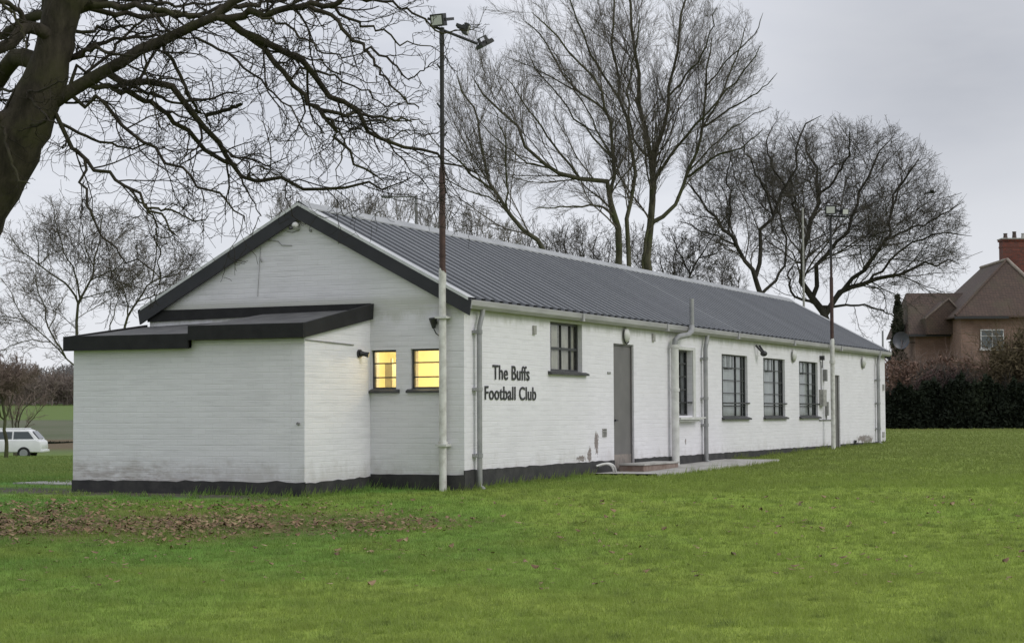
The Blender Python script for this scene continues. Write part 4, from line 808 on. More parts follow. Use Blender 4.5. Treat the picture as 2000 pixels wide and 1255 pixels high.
p, d, l_, r = T.spawn(Pb, Rb, 7, .08, 1, .6, 1.3, .3, .25, Lb, .3, .006); l_ = np.clip(l_, .5, 1.2)
P1b, R1b = T.grow(p, d, l_, r*.8, 7, .22, (0, 0, .1), .04, .3); T.crown.append((P1b, R1b, 4))
P1 = np.concatenate([P1, P1b]); R1 = np.concatenate([R1, R1b]); l = np.concatenate([l, l_])
p, d, l2, r = T.spawn(P1, R1, 5, .12, 1, .5, 1.1, .6, .6, l, .4, .0032); l2 = np.clip(l2, .12, .5); P2, R2 = T.grow(p, d, l2, r, 5, .34, (0, 0, .3), .07, .6); T.crown.append((P2, R2, 3))
p, d, l3, r = T.spawn(P2, R2, 2, .25, 1, .5, 1.2, .6, .8, l2, .3, .0025); l3 = np.clip(l3, .05, .22); P3, R3 = T.grow(p, d, l3, r, 3, .38, (0, 0, .5), .10, .8); T.crown.append((P3, R3, 3))
tb_ = at(-168, 1015, D0)
T.out('bare_tree', (tb_[0], tb_[1], ground_at(tb_)), M['bark_near'], M['twig_near'], label='huge dark bare tree at the left edge with boughs reaching over the clubhouse', cat='tree')
# carry the trunk down into the ground
def stump(p, r, root, m):
    b = MB(); g_ = ground_at(p); b.tube([(p[0], p[1], g_-.3), (p[0], p[1], g_+.05), tuple(p)], [r*1.5, r*1.25, r], 18); return b
b = stump(Pt[0, 0], float(Rt_[0, 0]), None, None); 

def full_tree(seed, name, traces, depth, base_px, mats, label, n=(12, 8, 6, 4), angs=((.4, .8), (.4, .8), (.4, .9), (.4, 1.0)), up=.08, jit=(.10, .14, .18, .22), lf=(.55, .55, .55, .6), env=None, rmin=.0055, cat='tree', ddev=None, group=None, wob=.1, clip=(4.2, 2.0, 1.0, .55), Ks=(8, 6, 4, 3), trop=(0, 0, 1), rr=(.32, .5, .6, .8), tfac=.56, ts=.12):
    T = Tree(seed); P, Rd, L = limbs(traces, depth, 12, T.r, wob, depth*.035 if ddev is None else ddev)
    # root every trace that starts at the base down to the ground
    g_ = []
    for tr, p0, r0 in zip(traces, P[:, 0], Rd[:, 0]):
        if len(tr) > 4 and tr[4]: 
            q = np.array([p0[0], p0[1], ground_at(p0)-.3]); n_ = 5; pts = np.array([q+(p0-q)*k/(n_-1) for k in range(n_)]); g_.append((pts, np.linspace(r0*1.35, r0, n_)))
    if g_: T.trunk.append((np.stack([a for a, _ in g_]), np.stack([b_*tfac for _, b_ in g_]), 10))
    Rd = Rd*tfac; T.trunk.append((P, Rd, 8))
    if env: c = at(env[0], env[1], depth); e = np.array([env[2]*depth/FPX, env[2]*depth/FPX, env[3]*depth/FPX]); T.env = (c, e)
    Pp, Rp, Lp = P, Rd, L
    for i, k in enumerate(n):
        p, d, l, r = T.spawn(Pp, Rp, k, (.08 if i else ts), 1.0, angs[i][0], angs[i][1], lf[i], rr[i], Lp, .45, rmin*(1-.13*i)); l = np.clip(l, .08, clip[i])
        Pp, Rp = T.grow(p, d, l, r, Ks[i], jit[i], trop, up, .45); Lp = l; T.crown.append((Pp, Rp, 4 if i == 0 else 3))
    b0 = at(*base_px, depth); return T.out(name, (b0[0], b0[1], ground_at(b0)), mats[0], mats[1], label=label, cat=cat, group=group)
def z2(pts): return [(850+.446*x, .446*y) for x, y in pts]
def z3(pts): return [(1300+.3984*x, 200+.3984*y) for x, y in pts]
def z1(pts): return [(.2869*x, 360+.2869*y) for x, y in pts]
midm = (M['bark_mid'], M['twig_mid']); oakm = (M['bark_oak'], M['twig_oak']); farm = (M['twig_far'], M['twig_far'])
AN2 = ((.4, .85), (.35, .8), (.3, .7), (.25, .7))
AN = ((.35, .7), (.3, .65), (.3, .7), (.3, .8))
full_tree(21, 'bare_tree', [(z2([(800, 1200), (795, 1000), (772, 900), (752, 820), (700, 800), (640, 790), (500, 740), (400, 640), (330, 530), (200, 400), (150, 330)]), 13, 2.5, (0, -1), True),
    (z2([(760, 850), (780, 700), (745, 500), (700, 350), (560, 200), (430, 50)]), 7, 2.5), (z2([(850, 1200), (850, 1000), (842, 930), (862, 800), (870, 700), (840, 540), (800, 400), (780, 200), (780, 0), (790, -120)]), 9, 3, (0, 1.5), True),
    (z2([(770, 950), (700, 900), (560, 905), (430, 915)]), 5, 1.5), (z2([(640, 790), (560, 690), (470, 560), (380, 440), (300, 330)]), 5, 1.8), (z2([(740, 500), (640, 420), (560, 330), (470, 160), (400, 90)]), 4.5, 1.8), (z2([(820, 450), (740, 330), (660, 180), (600, 20), (560, -80)]), 4.5, 2), (z2([(700, 690), (600, 560), (520, 420), (430, 300), (380, 180)]), 4, 1.4), (z2([(640, 420), (540, 360), (430, 300), (310, 250)]), 3, 1.2), (z2([(500, 740), (380, 700), (260, 600), (160, 480)]), 3.5, 1.2), (z2([(770, 700), (700, 560), (640, 440), (560, 300), (500, 200)]), 3.5, 1.3)],
    55, (1207, 700), midm, 'tall fine-twigged bare tree with two stems behind the ridge, left of the thick olive trunk', n=(13, 7, 5, 3), angs=AN2, up=.05, lf=(.42, .5, .6, .75), clip=(2.4, 1.5, .9, .6), jit=(.08, .11, .13, .13), rmin=.0046, ts=.16, env=(1100, 205, 235, 320), cat='tree')
full_tree(22, 'bare_tree', [(z2([(940, 1230), (950, 1000), (960, 850), (940, 700), (910, 500), (880, 300), (830, 50), (810, -80)]), 15, 3, (0, 1), True), (z2([(960, 830), (990, 650), (1030, 450), (1050, 300), (1090, 50), (1110, -80)]), 8, 3),
    (z2([(950, 970), (1050, 920), (1100, 780), (1170, 560), (1200, 350), (1210, 150)]), 8.5, 2.5), (z2([(1100, 780), (1220, 690), (1340, 650), (1440, 560)]), 5, 1.5), (z2([(1000, 800), (1080, 650), (1180, 520), (1330, 350), (1430, 200)]), 6, 2), (z2([(930, 680), (860, 600), (840, 440), (870, 250), (900, 60)]), 5, 2),
    (z2([(1170, 560), (1260, 400), (1330, 220), (1360, 110)]), 4, 1.6), (z2([(905, 1200), (920, 1050), (940, 960)]), 6, 5, (0, 0), True), (z2([(1030, 430), (1120, 320), (1200, 180), (1230, 40)]), 4, 1.8), (z2([(1170, 560), (1300, 470), (1420, 400), (1500, 320)]), 4, 1.3), (z2([(1200, 380), (1290, 260), (1400, 150), (1440, 60)]), 3.2, 1.2), (z2([(1110, 760), (1230, 620), (1370, 520), (1470, 470)]), 3.2, 1.1)],
    56, (1269, 700), midm, 'tall bare tree with the thick olive trunk in the middle behind the ridge', n=(13, 7, 5, 3), angs=AN2, up=.05, lf=(.42, .5, .6, .75), clip=(2.4, 1.5, .9, .6), jit=(.08, .11, .13, .13), rmin=.0046, ts=.16, env=(1305, 225, 205, 320), cat='tree')
full_tree(23, 'bare_tree', [(z2([(540, 1200), (490, 1090), (400, 1020), (330, 920), (260, 840), (215, 720), (190, 550), (130, 400), (90, 320)]), 10, 2, (0, .8), True), (z2([(260, 840), (160, 770), (90, 690), (20, 640), (-60, 560)]), 4.5, 1.5), (z2([(300, 880), (150, 830), (40, 780), (-60, 770)]), 3, 1.2), (z2([(330, 920), (320, 760), (300, 600), (250, 470)]), 4, 1.5)],
    52, (1085, 700), midm, 'slender bare tree leaning left behind the roof', n=(13, 6, 4, 3), angs=AN, up=.08, env=(960, 300, 150, 210), cat='tree')
OA = ((.5, 1.0), (.45, 1.0), (.45, 1.1), (.5, 1.2))
full_tree(31, 'bare_tree', [(z3([(800, 1110), (795, 1040), (725, 980), (690, 880), (690, 650), (740, 460), (750, 350), (705, 250), (690, 160)]), 15, 2.5, (0, 1), True), (z3([(800, 1040), (870, 930), (1000, 870), (1150, 840), (1300, 790), (1450, 790)]), 11, 2), (z3([(830, 960), (980, 800), (1080, 680), (1110, 480), (1200, 330), (1220, 280)]), 8, 2),
    (z3([(740, 930), (780, 780), (870, 640), (960, 450), (1050, 280), (1100, 180)]), 9, 2), (z3([(830, 1030), (930, 1000), (1050, 1010), (1130, 1060)]), 5, 1.5), (z3([(790, 1000), (640, 960), (600, 860), (620, 790)]), 6, 2), (z3([(1080, 680), (1200, 620), (1340, 560), (1450, 490)]), 4.5, 1.5), (z3([(745, 460), (850, 340), (900, 220), (900, 110)]), 4.5, 1.8),
    (z3([(1000, 870), (1100, 770), (1240, 680), (1380, 640), (1500, 660)]), 5, 1.4), (z3([(1110, 500), (1150, 380), (1130, 260)]), 4, 1.5), (z3([(690, 700), (640, 560), (620, 430), (600, 320)]), 4, 1.5)],
    64, (1618, 790), oakm, 'broad spreading dark bare tree whose trunk stands behind the farther mast', n=(17, 8, 5, 3), angs=OA, up=.03, jit=(.17, .2, .24, .28), env=(1645, 480, 245, 262), ts=.22, rmin=.0068, wob=.16, cat='tree')
full_tree(32, 'bare_tree', [(z3([(470, 1000), (460, 920), (440, 850), (380, 760), (270, 600), (220, 540), (140, 440), (90, 380)]), 11, 2, (0, -1), True), (z3([(450, 860), (470, 700), (520, 560), (590, 420), (640, 280), (680, 120), (740, 60)]), 8, 2), (z3([(480, 930), (560, 850), (600, 700), (560, 560), (520, 450)]), 6, 1.6), (z3([(340, 700), (200, 640), (60, 580)]), 4, 1.5), (z3([(520, 560), (470, 400), (400, 260), (380, 150)]), 4.5, 1.5), (z3([(590, 420), (520, 300), (500, 180), (540, 90)]), 4, 1.5), (z3([(300, 640), (320, 480), (290, 350), (330, 240)]), 4, 1.5)],
    60, (1487, 760), oakm, 'dark bare tree with a forked trunk left of the slim pale pole', n=(14, 8, 5, 3), angs=OA, up=.04, jit=(.17, .2, .24, .28), env=(1480, 400, 165, 195), ts=.22, rmin=.0065, wob=.16, cat='tree')
full_tree(33, 'bare_tree', [(z3([(100, 960), (110, 860), (160, 760), (210, 690), (270, 600)]), 4.5, 1.5, (0, 0), True), (z3([(120, 840), (60, 720), (20, 620)]), 3, 1), (z3([(160, 760), (240, 740), (300, 700)]), 2.5, 1)],
    66, (1342, 740), oakm, 'small dark bare tree just right of the thick olive trunk', n=(10, 7, 5, 3), angs=OA, jit=(.17, .2, .24, .28), env=(1370, 480, 90, 100), rmin=.008, cat='tree')
# left: three bare trees beyond the annexe
full_tree(41, 'bare_tree', [(z1([(560, 1500), (530, 1250), (512, 1030), (522, 860), (540, 780), (620, 640), (650, 570), (680, 400), (710, 250), (720, 160)]), 6.5, 1.5, (0, .5), True), (z1([(520, 790), (430, 650), (330, 600), (260, 540), (120, 430), (60, 330)]), 4, 1.2), (z1([(540, 780), (520, 640), (480, 540), (420, 430), (380, 250), (350, 120)]), 3.5, 1.2), (z1([(600, 660), (700, 610), (790, 570), (860, 500)]), 3, 1.2), (z1([(560, 790), (650, 750), (840, 710), (970, 590)]), 2.5, .9), (z1([(270, 545), (360, 470), (450, 440)]), 2, .8), (z1([(260, 540), (260, 400), (230, 260)]), 2.2, .8), (z1([(650, 560), (590, 430), (560, 280), (540, 150)]), 2.5, 1)],
    46, (145, 900), midm, 'bare tree behind the annexe with a straight slim trunk above the stepped fascia', n=(11, 7, 4, 3), angs=OA, up=.06, jit=(.14, .18, .22, .26), env=(150, 520, 165, 145), rmin=.006, cat='tree')
full_tree(42, 'bare_tree', [(z1([(800, 1080), (850, 960), (940, 790), (1030, 670), (1200, 610), (1300, 560)]), 5, 1.2, (0, .5), True), (z1([(950, 800), (1100, 740), (1180, 680)]), 2.5, 1), (z1([(1030, 670), (1060, 500), (1050, 350), (1000, 220)]), 2.6, .9), (z1([(880, 900), (860, 750), (800, 600), (760, 450)]), 2.5, .9), (z1([(730, 1040), (770, 900), (810, 740), (780, 560)]), 2.5, .9, (0, 0), True), (z1([(1100, 640), (1230, 560), (1250, 440)]), 2, .8)],
    50, (235, 900), midm, 'bare tree leaning right just behind the left slope of the gable', n=(11, 7, 4, 3), angs=OA, up=.05, jit=(.14, .18, .22, .26), env=(305, 520, 105, 105), rmin=.006, cat='tree')
full_tree(43, 'bare_tree', [(z1([(600, 1500), (555, 1290), (470, 1195), (340, 1080), (190, 930), (80, 760), (20, 640)]), 3.6, 1.2, (0, 0), True), (z1([(480, 1150), (360, 980), (320, 830), (260, 700), (250, 500)]), 3.4, 1.2), (z1([(340, 1080), (200, 1060), (80, 1100), (-30, 1140)]), 2.2, .9), (z1([(190, 930), (60, 900), (-60, 900)]), 2, .8), (z1([(360, 970), (430, 800), (470, 700)]), 2, .8)],
    42, (150, 900), midm, 'low bare tree arching left from the annexe corner', n=(9, 5, 4, 3), angs=OA, up=.02, jit=(.14, .18, .22, .26), env=(55, 620, 120, 120), rmin=.0055, cat='tree')
# tree tops showing over the ridge
bx_ = [(565, 372, 70), (640, 365, 72), (705, 372, 75), (775, 360, 84), (850, 372, 78), (925, 395, 70), (985, 425, 66)]
for i, (x, y, dd) in enumerate(bx_):
    tr = [([(x, 640), (x+4, 520), (x, y+65), (x-4, y+20)], 4, 1, (0, 0), True), ([(x, 540), (x+20, y+80), (x+36, y+25)], 2.6, .8), ([(x, 540), (x-24, y+85), (x-40, y+30)], 2.6, .8), ([(x+2, 500), (x+8, y+50), (x+18, y+6)], 2, .8)]
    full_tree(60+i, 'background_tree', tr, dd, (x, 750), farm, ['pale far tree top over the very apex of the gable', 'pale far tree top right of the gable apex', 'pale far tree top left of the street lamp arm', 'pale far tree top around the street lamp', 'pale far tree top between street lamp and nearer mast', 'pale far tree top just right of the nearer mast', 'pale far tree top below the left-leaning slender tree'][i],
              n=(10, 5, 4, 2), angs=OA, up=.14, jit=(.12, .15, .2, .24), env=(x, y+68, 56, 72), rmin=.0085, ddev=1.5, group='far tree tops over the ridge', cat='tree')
bx_ = [(1040, 440, 68), (1110, 425, 72), (1165, 440, 66), (1235, 450, 70), (1320, 470, 66), (1415, 500, 75)]
for i, (x, y, dd) in enumerate(bx_):
    tr = [([(x, 680), (x+4, 600), (x-6, y+50), (x+4, y+10)], 4, 1, (0, 0), True), ([(x, 610), (x+24, y+70), (x+30, y+20)], 2.6, .8), ([(x, 600), (x-24, y+65), (x-34, y+25)], 2.6, .8)]
    full_tree(80+i, 'background_tree', tr, dd, (x, 750), oakm, ['dark scrubby tree top at the foot of the slender leaning tree', 'dark scrubby tree top left of the two-stemmed tree', 'dark scrubby tree top touching the two-stemmed trunk', 'dark scrubby tree top between the two olive trunks', 'dark scrubby tree top right of the thick olive trunk', 'dark scrubby tree top left of the forked trunk'][i],
              n=(13, 6, 4, 2), angs=OA, up=.08, jit=(.14, .18, .22, .26), env=(x, y+70, 66, 90), rmin=.008, ddev=1.5, group='scrubby trees behind the roof', cat='tree')
# reddish twiggy small trees at far left by the car
full_tree(95, 'shrub_tree', [([(12, 890), (12, 850), (6, 790), (-6, 740)], 7.5, 3, (0, 0), True), ([(8, 815), (30, 760), (48, 720)], 3, 1), ([(10, 820), (-20, 770), (-40, 730)], 3, 1), ([(6, 790), (20, 740), (24, 700)], 2.5, 1)], 70, (12, 890), (M['bark_mid'], M['twig_red']), 'small brown twiggy tree standing in front of the white car', n=(13, 8, 6, 4), angs=OA, up=.02, env=(6, 735, 75, 58), rmin=.012, cat='tree')
full_tree(96, 'shrub', [([(28, 850), (20, 800), (6, 770)], 3, 1.2, (0, 0), True), ([(32, 850), (45, 800), (80, 775)], 3, 1.2, (0, 0), True), ([(30, 850), (34, 810), (44, 780)], 3, 1.2, (0, 0), True), ([(36, 850), (58, 825), (86, 790)], 2.6, 1, (0, 0), True)], 96, (30, 870), (M['bark_mid'], M['twig_red']), 'fan shaped bare shrub rising behind the white car', n=(7, 5, 4), angs=AN, up=.05, rmin=.012, cat='shrub')
# ------------------------------------------------------------------ hedges, woods and hill
def leaf_cloud(n, sample, size, rs, elong=1.0):
    P = sample(n); n = len(P); a = rs.normal(size=(n, 3)); a /= np.linalg.norm(a, axis=1, keepdims=True); b_ = np.cross(a, rs.normal(size=(n, 3))); b_ /= np.linalg.norm(b_, axis=1, keepdims=True); s = size*(.5+rs.random(n))[:, None]
    V = np.stack([P-a*s*elong, P+b_*s*.5, P+a*s*elong, P-b_*s*.5], 1).reshape(-1, 3); return V
def leafy(name, mat): m, t, b = newmat(name); return m
def cloud_mat(name, stops, sc1=.6, sc2=9):
    m, t, b = newmat(name); v = coords(t); f = math_(t, 'ADD', math_(t, 'MULTIPLY', noise(t, v, sc1, 4), .6), math_(t, 'MULTIPLY', noise(t, v, sc2, 2), .4)); t.links.new(ramp(t, f, stops), b.inputs['Base Color']); b.inputs['Roughness'].default_value = .8; b.inputs['Specular IOR Level'].default_value = .15; return m
ever = cloud_mat('dark evergreen leaves', [(.35, (.008, .012, .008)), (.58, (.022, .030, .018)), (.70, (.05, .065, .035))])
beech = cloud_mat('dead beech leaves and twigs', [(.35, (.13, .078, .058)), (.5, (.20, .13, .10)), (.68, (.26, .18, .14))])
olive = cloud_mat('olive brown twigs', [(.35, (.08, .062, .035)), (.65, (.16, .13, .08))])
rs = np.random.default_rng(5)
def hedge_sampler(x0, x1, d0, d1, top, botpx, depth_out=.35, seed=0):
    """leaves through a hedge standing across the view between two photo columns; top(x)->height in photo rows"""
    def f(n):
        x = x0+(x1-x0)*rs.random(n); d = d0+(d1-d0)*rs.random(n)**1.6; q = rs.random(n)**.8; P = np.zeros((n, 3))
        tp_ = top(x); 
        for i in range(3): P[:, i] = CAM[i]+(Fv[i]+Rv[i]*(x-1000)/FPX)*d
        dm = d0; P[:, 2] = 0; g_ = ground_z(P[:, 0], P[:, 1]); zt_ = CAM[2]+(805-tp_)/FPX*dm
        P[:, 2] = g_-.05+(zt_-g_)*q*(1-.25*((d-d0)/(d1-d0))); return P
    return f
def nz(x, s, a): return a*(np.sin(x*s)+.6*np.sin(x*s*2.3+1.3)+.4*np.sin(x*s*5.1+.7))
def hedge(name, label, cat, x0, x1, d0, d1, top, n, size, m, elong=1.3, twigs=0, tm=None, core=True):
    c = at((x0+x1)/2, 805, d0); root = empty(name, (c[0], c[1], ground_at(c)), label=label, cat=cat)
    V = leaf_cloud(n, hedge_sampler(x0, x1, d0, d1, top, 0), size, rs, elong); link('foliage', npmesh('foliage', V, np.arange(len(V)).reshape(-1, 4), 4), m, root)
    T = Tree(abs(int(x0))+3); k = max(4, int((x1-x0)/9)); x = np.linspace(x0+2, x1-2, k); P = np.stack([CAM+(Fv+Rv*(xx-1000)/FPX)*(d0+(d1-d0)*.4) for xx in x]); P[:, 2] = ground_z(P[:, 0], P[:, 1])-.1
    hgt = (CAM[2]+(805-top(x))/FPX*d0-P[:, 2]); P1, R1 = T.grow(P, np.tile([0, 0, 1.], (k, 1)), hgt*.85, np.full(k, .05), 8, .08, (0, 0, 1), .05); T.trunk.append((P1, R1, 5))
    p, d, l, r = T.spawn(P1, R1, 8+twigs, .1, 1, .4, 1.0, .5, .5, hgt, .4, .014); P2, R2 = T.grow(p, d, l, r, 5, .15, (0, 0, 1), .08); T.trunk.append((P2, R2, 3))
    p, d, l, r = T.spawn(P2, R2, 6+twigs, .1, 1, .4, 1.0, .6, .7, l, .3, .011); P3, R3 = T.grow(p, d, l, r, 3, .2, (0, 0, 1), .05); T.trunk.append((P3, R3, 3))
    link('stems', tubes(T.trunk), tm or M['twig_red'], root); return root
hedge('beech_hedge', 'reddish brown twiggy hedge below the brick house', 'hedge', 1722, 2060, 84, 87, lambda x: 700+nz(x, .05, 6), 14000, .07, beech, 1.6, twigs=3)
hedge('evergreen_hedge', 'dark evergreen hedge along the far edge of the lawn', 'hedge', 1722, 2080, 78, 81.5, lambda x: 752-14*np.exp(-((x-1885)/60.)**2)+nz(x, .11, 9)+8*np.exp(-((x-1740)/30.)**2), 52000, .085, ever, 1.2, tm=M['bark_oak'])
hedge('bramble_bush', 'purplish bare bush rising out of the dark hedge', 'bush', 1785, 1900, 79, 82, lambda x: 716+22*((x-1845)/55.)**2+nz(x, .12, 4), 2600, .05, cloud_mat('purple twigs', [(.35, (.045, .028, .028)), (.65, (.11, .07, .065))]), 1.8, twigs=4, tm=M['twig_oak'])
hedge('olive_bush', 'olive brown bush hiding the right side of the house', 'bush', 1932, 2075, 80, 83, lambda x: 640+38*((x-2005)/65.)**2+nz(x, .09, 6), 8500, .06, olive, 1.8, twigs=5, tm=olive)
def conifer(cx, top, wpx, d, n, label):
    c = at(cx, 805, d); g_ = ground_at(c); zt_ = at(cx, top, d)[2]; root = empty('conifer', (c[0], c[1], g_), label=label, cat='tree')
    q = rs.random(n); h = g_+.3+(zt_-g_-.3)*q; a = rs.random(n)*6.28; rad = wpx*d/FPX*(1-q)**.6*(.55+.45*rs.random(n))*(1+.2*np.sin(h*7)); 
    P = np.stack([c[0]+rad*np.cos(a), c[1]+rad*np.sin(a), h-rad*.2], 1); V = leaf_cloud(n, lambda k: P, .11, rs, 1.3)
    link('foliage', npmesh('foliage', V, np.arange(len(V)).reshape(-1, 4), 4), cloud_mat('conifer leaves', [(.35, (.022, .028, .018)), (.65, (.065, .072, .045))]), root)
    b = MB(); b.tube([(c[0], c[1], g_-.2), (c[0], c[1], zt_-.3)], [.14, .02], 8); b.build('trunk', M['bark_oak'], root)
conifer(1756, 576, 22, 104, 6500, 'narrow dark conifer rising between the spreading tree and the house')
# woodland band on the left and the wooded hill behind it, distance haze painted into their colours
def wood_band(name, x0, x1, d0, d1, toprow, n_t, m, label, n=(7, 6, 4), rmin=.05):
    T = Tree(77); k = n_t; x = x0+(x1-x0)*T.r.random(k); d = d0+(d1-d0)*T.r.random(k); P = CAM+(Fv+Rv*((x-1000)/FPX)[:, None])*d[:, None]; P[:, 2] = ground_z(P[:, 0], P[:, 1])-.1
    top = CAM[2]+(812-toprow(x)-T.r.random(k)*10)/FPX*d; hgt = np.maximum(top-P[:, 2], 1.5); P1, R1 = T.grow(P, np.tile([0, 0, 1.], (k, 1)), hgt*.8, np.full(k, .10), 5, .08, (0, 0, 1), .05); T.trunk.append((P1, R1, 4)); L = hgt
    for i, c in enumerate(n): p, dd, l, r = T.spawn(P1, R1, c, .02, 1, .4, 1.1, .42, .6, L, .3, rmin*(.8**i)); P1, R1 = T.grow(p, dd, l, r, 3, .18, (0, 0, 1), .06); L = l; T.trunk.append((P1, R1, 3))
    return tag(link(name, tubes(T.trunk), m), label=label, cat='wood', kind='stuff')
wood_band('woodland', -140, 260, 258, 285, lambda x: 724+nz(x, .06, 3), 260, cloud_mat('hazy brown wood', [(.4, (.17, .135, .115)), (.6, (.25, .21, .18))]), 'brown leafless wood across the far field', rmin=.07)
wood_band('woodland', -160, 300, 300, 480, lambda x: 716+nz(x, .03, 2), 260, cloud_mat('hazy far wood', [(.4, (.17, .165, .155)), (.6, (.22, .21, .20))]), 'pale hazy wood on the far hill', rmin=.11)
hedge('field_hedge', 'low dark hedge line crossing the field behind the car', 'hedge', -60, 160, 117, 118, lambda x: 857+0*x, 3500, .10, ever, 1.3, tm=M['bark_oak'])
# ------------------------------------------------------------------ brick house on the right
HD = 100.0; hc = at(1972, 805, HD); ROT = math.atan2(RT[1], RT[0])
hz_ = ground_at(hc); house = empty('brick_house', (hc[0], hc[1], hz_), ROT, label='brick house with steep brown tiled roofs and a tall red chimney behind the hedge', cat='house')
pm = HD/FPX; hx = lambda px, y=0: ((px-1000)*(HD+y)-972*HD)/FPX
hh = lambda py, d=HD: CAM[2]+(803.5-py)/FPX*d-hz_
def tile_mat():
    m, t, b = newmat('brown clay tiles'); v = coords(t); s = t.nodes.new('ShaderNodeSeparateXYZ'); t.links.new(v, s.inputs[0]); c = t.nodes.new('ShaderNodeCombineXYZ'); t.links.new(math_(t, 'ADD', s.outputs['X'], s.outputs['Y']), c.inputs[0]); t.links.new(s.outputs['Z'], c.inputs[1])
    br = t.nodes.new('ShaderNodeTexBrick'); t.links.new(c.outputs[0], br.inputs['Vector']); br.inputs['Scale'].default_value = 1; br.inputs['Brick Width'].default_value = .17; br.inputs['Row Height'].default_value = .10; br.inputs['Mortar Size'].default_value = .008
    br.inputs['Color1'].default_value = (.105, .068, .052, 1); br.inputs['Color2'].default_value = (.075, .05, .04, 1); br.inputs['Mortar'].default_value = (.03, .022, .018, 1)
    f = noise(t, v, .9, 5); cc = mix(t, mrange(t, f, .45, .7, 0, .6), br.outputs['Color'], (.085, .072, .045)); t.links.new(cc, b.inputs['Base Color']); b.inputs['Roughness'].default_value = .8; bump(t, b, br.outputs['Fac'], .6, -.02); return m
def brickm(name, c1, c2, mo):
    m, t, b = newmat(name); v = coords(t); s = t.nodes.new('ShaderNodeSeparateXYZ'); t.links.new(v, s.inputs[0]); c = t.nodes.new('ShaderNodeCombineXYZ'); t.links.new(math_(t, 'ADD', s.outputs['X'], s.outputs['Y']), c.inputs[0]); t.links.new(s.outputs['Z'], c.inputs[1])
    br = t.nodes.new('ShaderNodeTexBrick'); t.links.new(c.outputs[0], br.inputs['Vector']); br.inputs['Scale'].default_value = 1; br.inputs['Brick Width'].default_value = .225; br.inputs['Row Height'].default_value = .075; br.inputs['Mortar Size'].default_value = .01
    br.inputs['Color1'].default_value = (*c1, 1); br.inputs['Color2'].default_value = (*c2, 1); br.inputs['Mortar'].default_value = (*mo, 1); f = noise(t, v, 1.3, 5)
    t.links.new(mix(t, mrange(t, f, .4, .7, 0, .5), br.outputs['Color'], tuple(x*.6 for x in c2)), b.inputs['Base Color']); b.inputs['Roughness'].default_value = .85; return m
TILE = tile_mat(); HB = brickm('pinkish brown brick', (.27, .165, .125), (.20, .125, .095), (.25, .20, .17)); RB = brickm('red chimney brick', (.21, .052, .032), (.11, .035, .026), (.10, .07, .06))
ze = hh(617); za = hh(508, HD+2.6); x0, x1 = hx(1882), hx(2075); xm = hx(1972, 2.6)
def hp(b): return b.build
b = MB(); b.box(x0, x1, .3, 8, -.3, ze-.02); w_ = b.build('wall', HB, house, world=False)
# front hipped roof: overhanging eaves
e0, e1, ye = hx(1868), hx(2085), -.1
b = MB(); b.add([(e0, ye, ze), (e1, ye, ze), (e1, 8.4, ze), (e0, 8.4, ze), (xm, 2.6, za), (xm, 8.4, za), (e0, ye, ze-.09), (e1, ye, ze-.09), (e1, 8.4, ze-.09), (e0, 8.4, ze-.09)], [(0, 1, 4), (0, 4, 5, 3), (1, 2, 5, 4), (3, 5, 2), (6, 7, 1, 0), (6, 0, 3, 9), (7, 8, 2, 1), (6, 9, 8, 7)])
rf2 = b.build('roof', TILE, house, world=False)
b = MB(); b.tube([(e1, ye, ze+.04), (xm, 2.6, za+.05)], .10, 8); b.tube([(xm, 2.6, za+.05), (xm, 8.4, za+.05)], .09, 8); b.build('hip_tile', plain('pale hip tiles', (.34, .30, .26), (.22, .18, .15), 3, .8), rf2, world=False)
b = MB(); b.tube([(e0, ye, ze+.04), (xm, 2.6, za+.05)], .07, 8); b.build('hip_tile', TILE, rf2, world=False)
b = MB(); b.box(e0-.05, hx(1972), ye-.1, ye-.002, ze-.16, ze-.02); b.build('gutter', M['dark_metal'], house, world=False)
# chimney
cx0, cx1 = hx(1965, 3.4), hx(2020, 3.4); ct = hh(470, HD+3.4)
b = MB(); b.box(cx0, cx1, 3.4, 4.3, za-1.6, ct); b.box(cx0-.06, cx1+.06, 3.34, 4.36, ct+.001, ct+.10); b.box(cx0-.02, cx1+.02, 3.38, 4.32, ct-.35, ct-.25); ch = b.build('chimney', RB, rf2, world=False)
b = MB(); b.box(cx0-.09, cx1+.09, 3.30, 4.40, ct+.101, ct+.16); b.build('chimney_cap', M['conc'], None, world=False); bpy.data.objects['chimney_cap'].parent = rf2
for i, fx in enumerate((.16, .48, .80)):
    b = MB(); cxx = cx0+(cx1-cx0)*fx; b.tube([(cxx, 3.85, ct+.16), (cxx, 3.85, ct+.18+.2+.1*(i == 1)), (cxx, 3.85, ct+.2+.26+.1*(i == 1))], [.13, .10, .12], 12); b.build('chimney_pot', plain('dark chimney pot', (.05, .035, .03), (.12, .09, .08), 6, .8) if i < 2 else M['conc'], rf2, world=False)
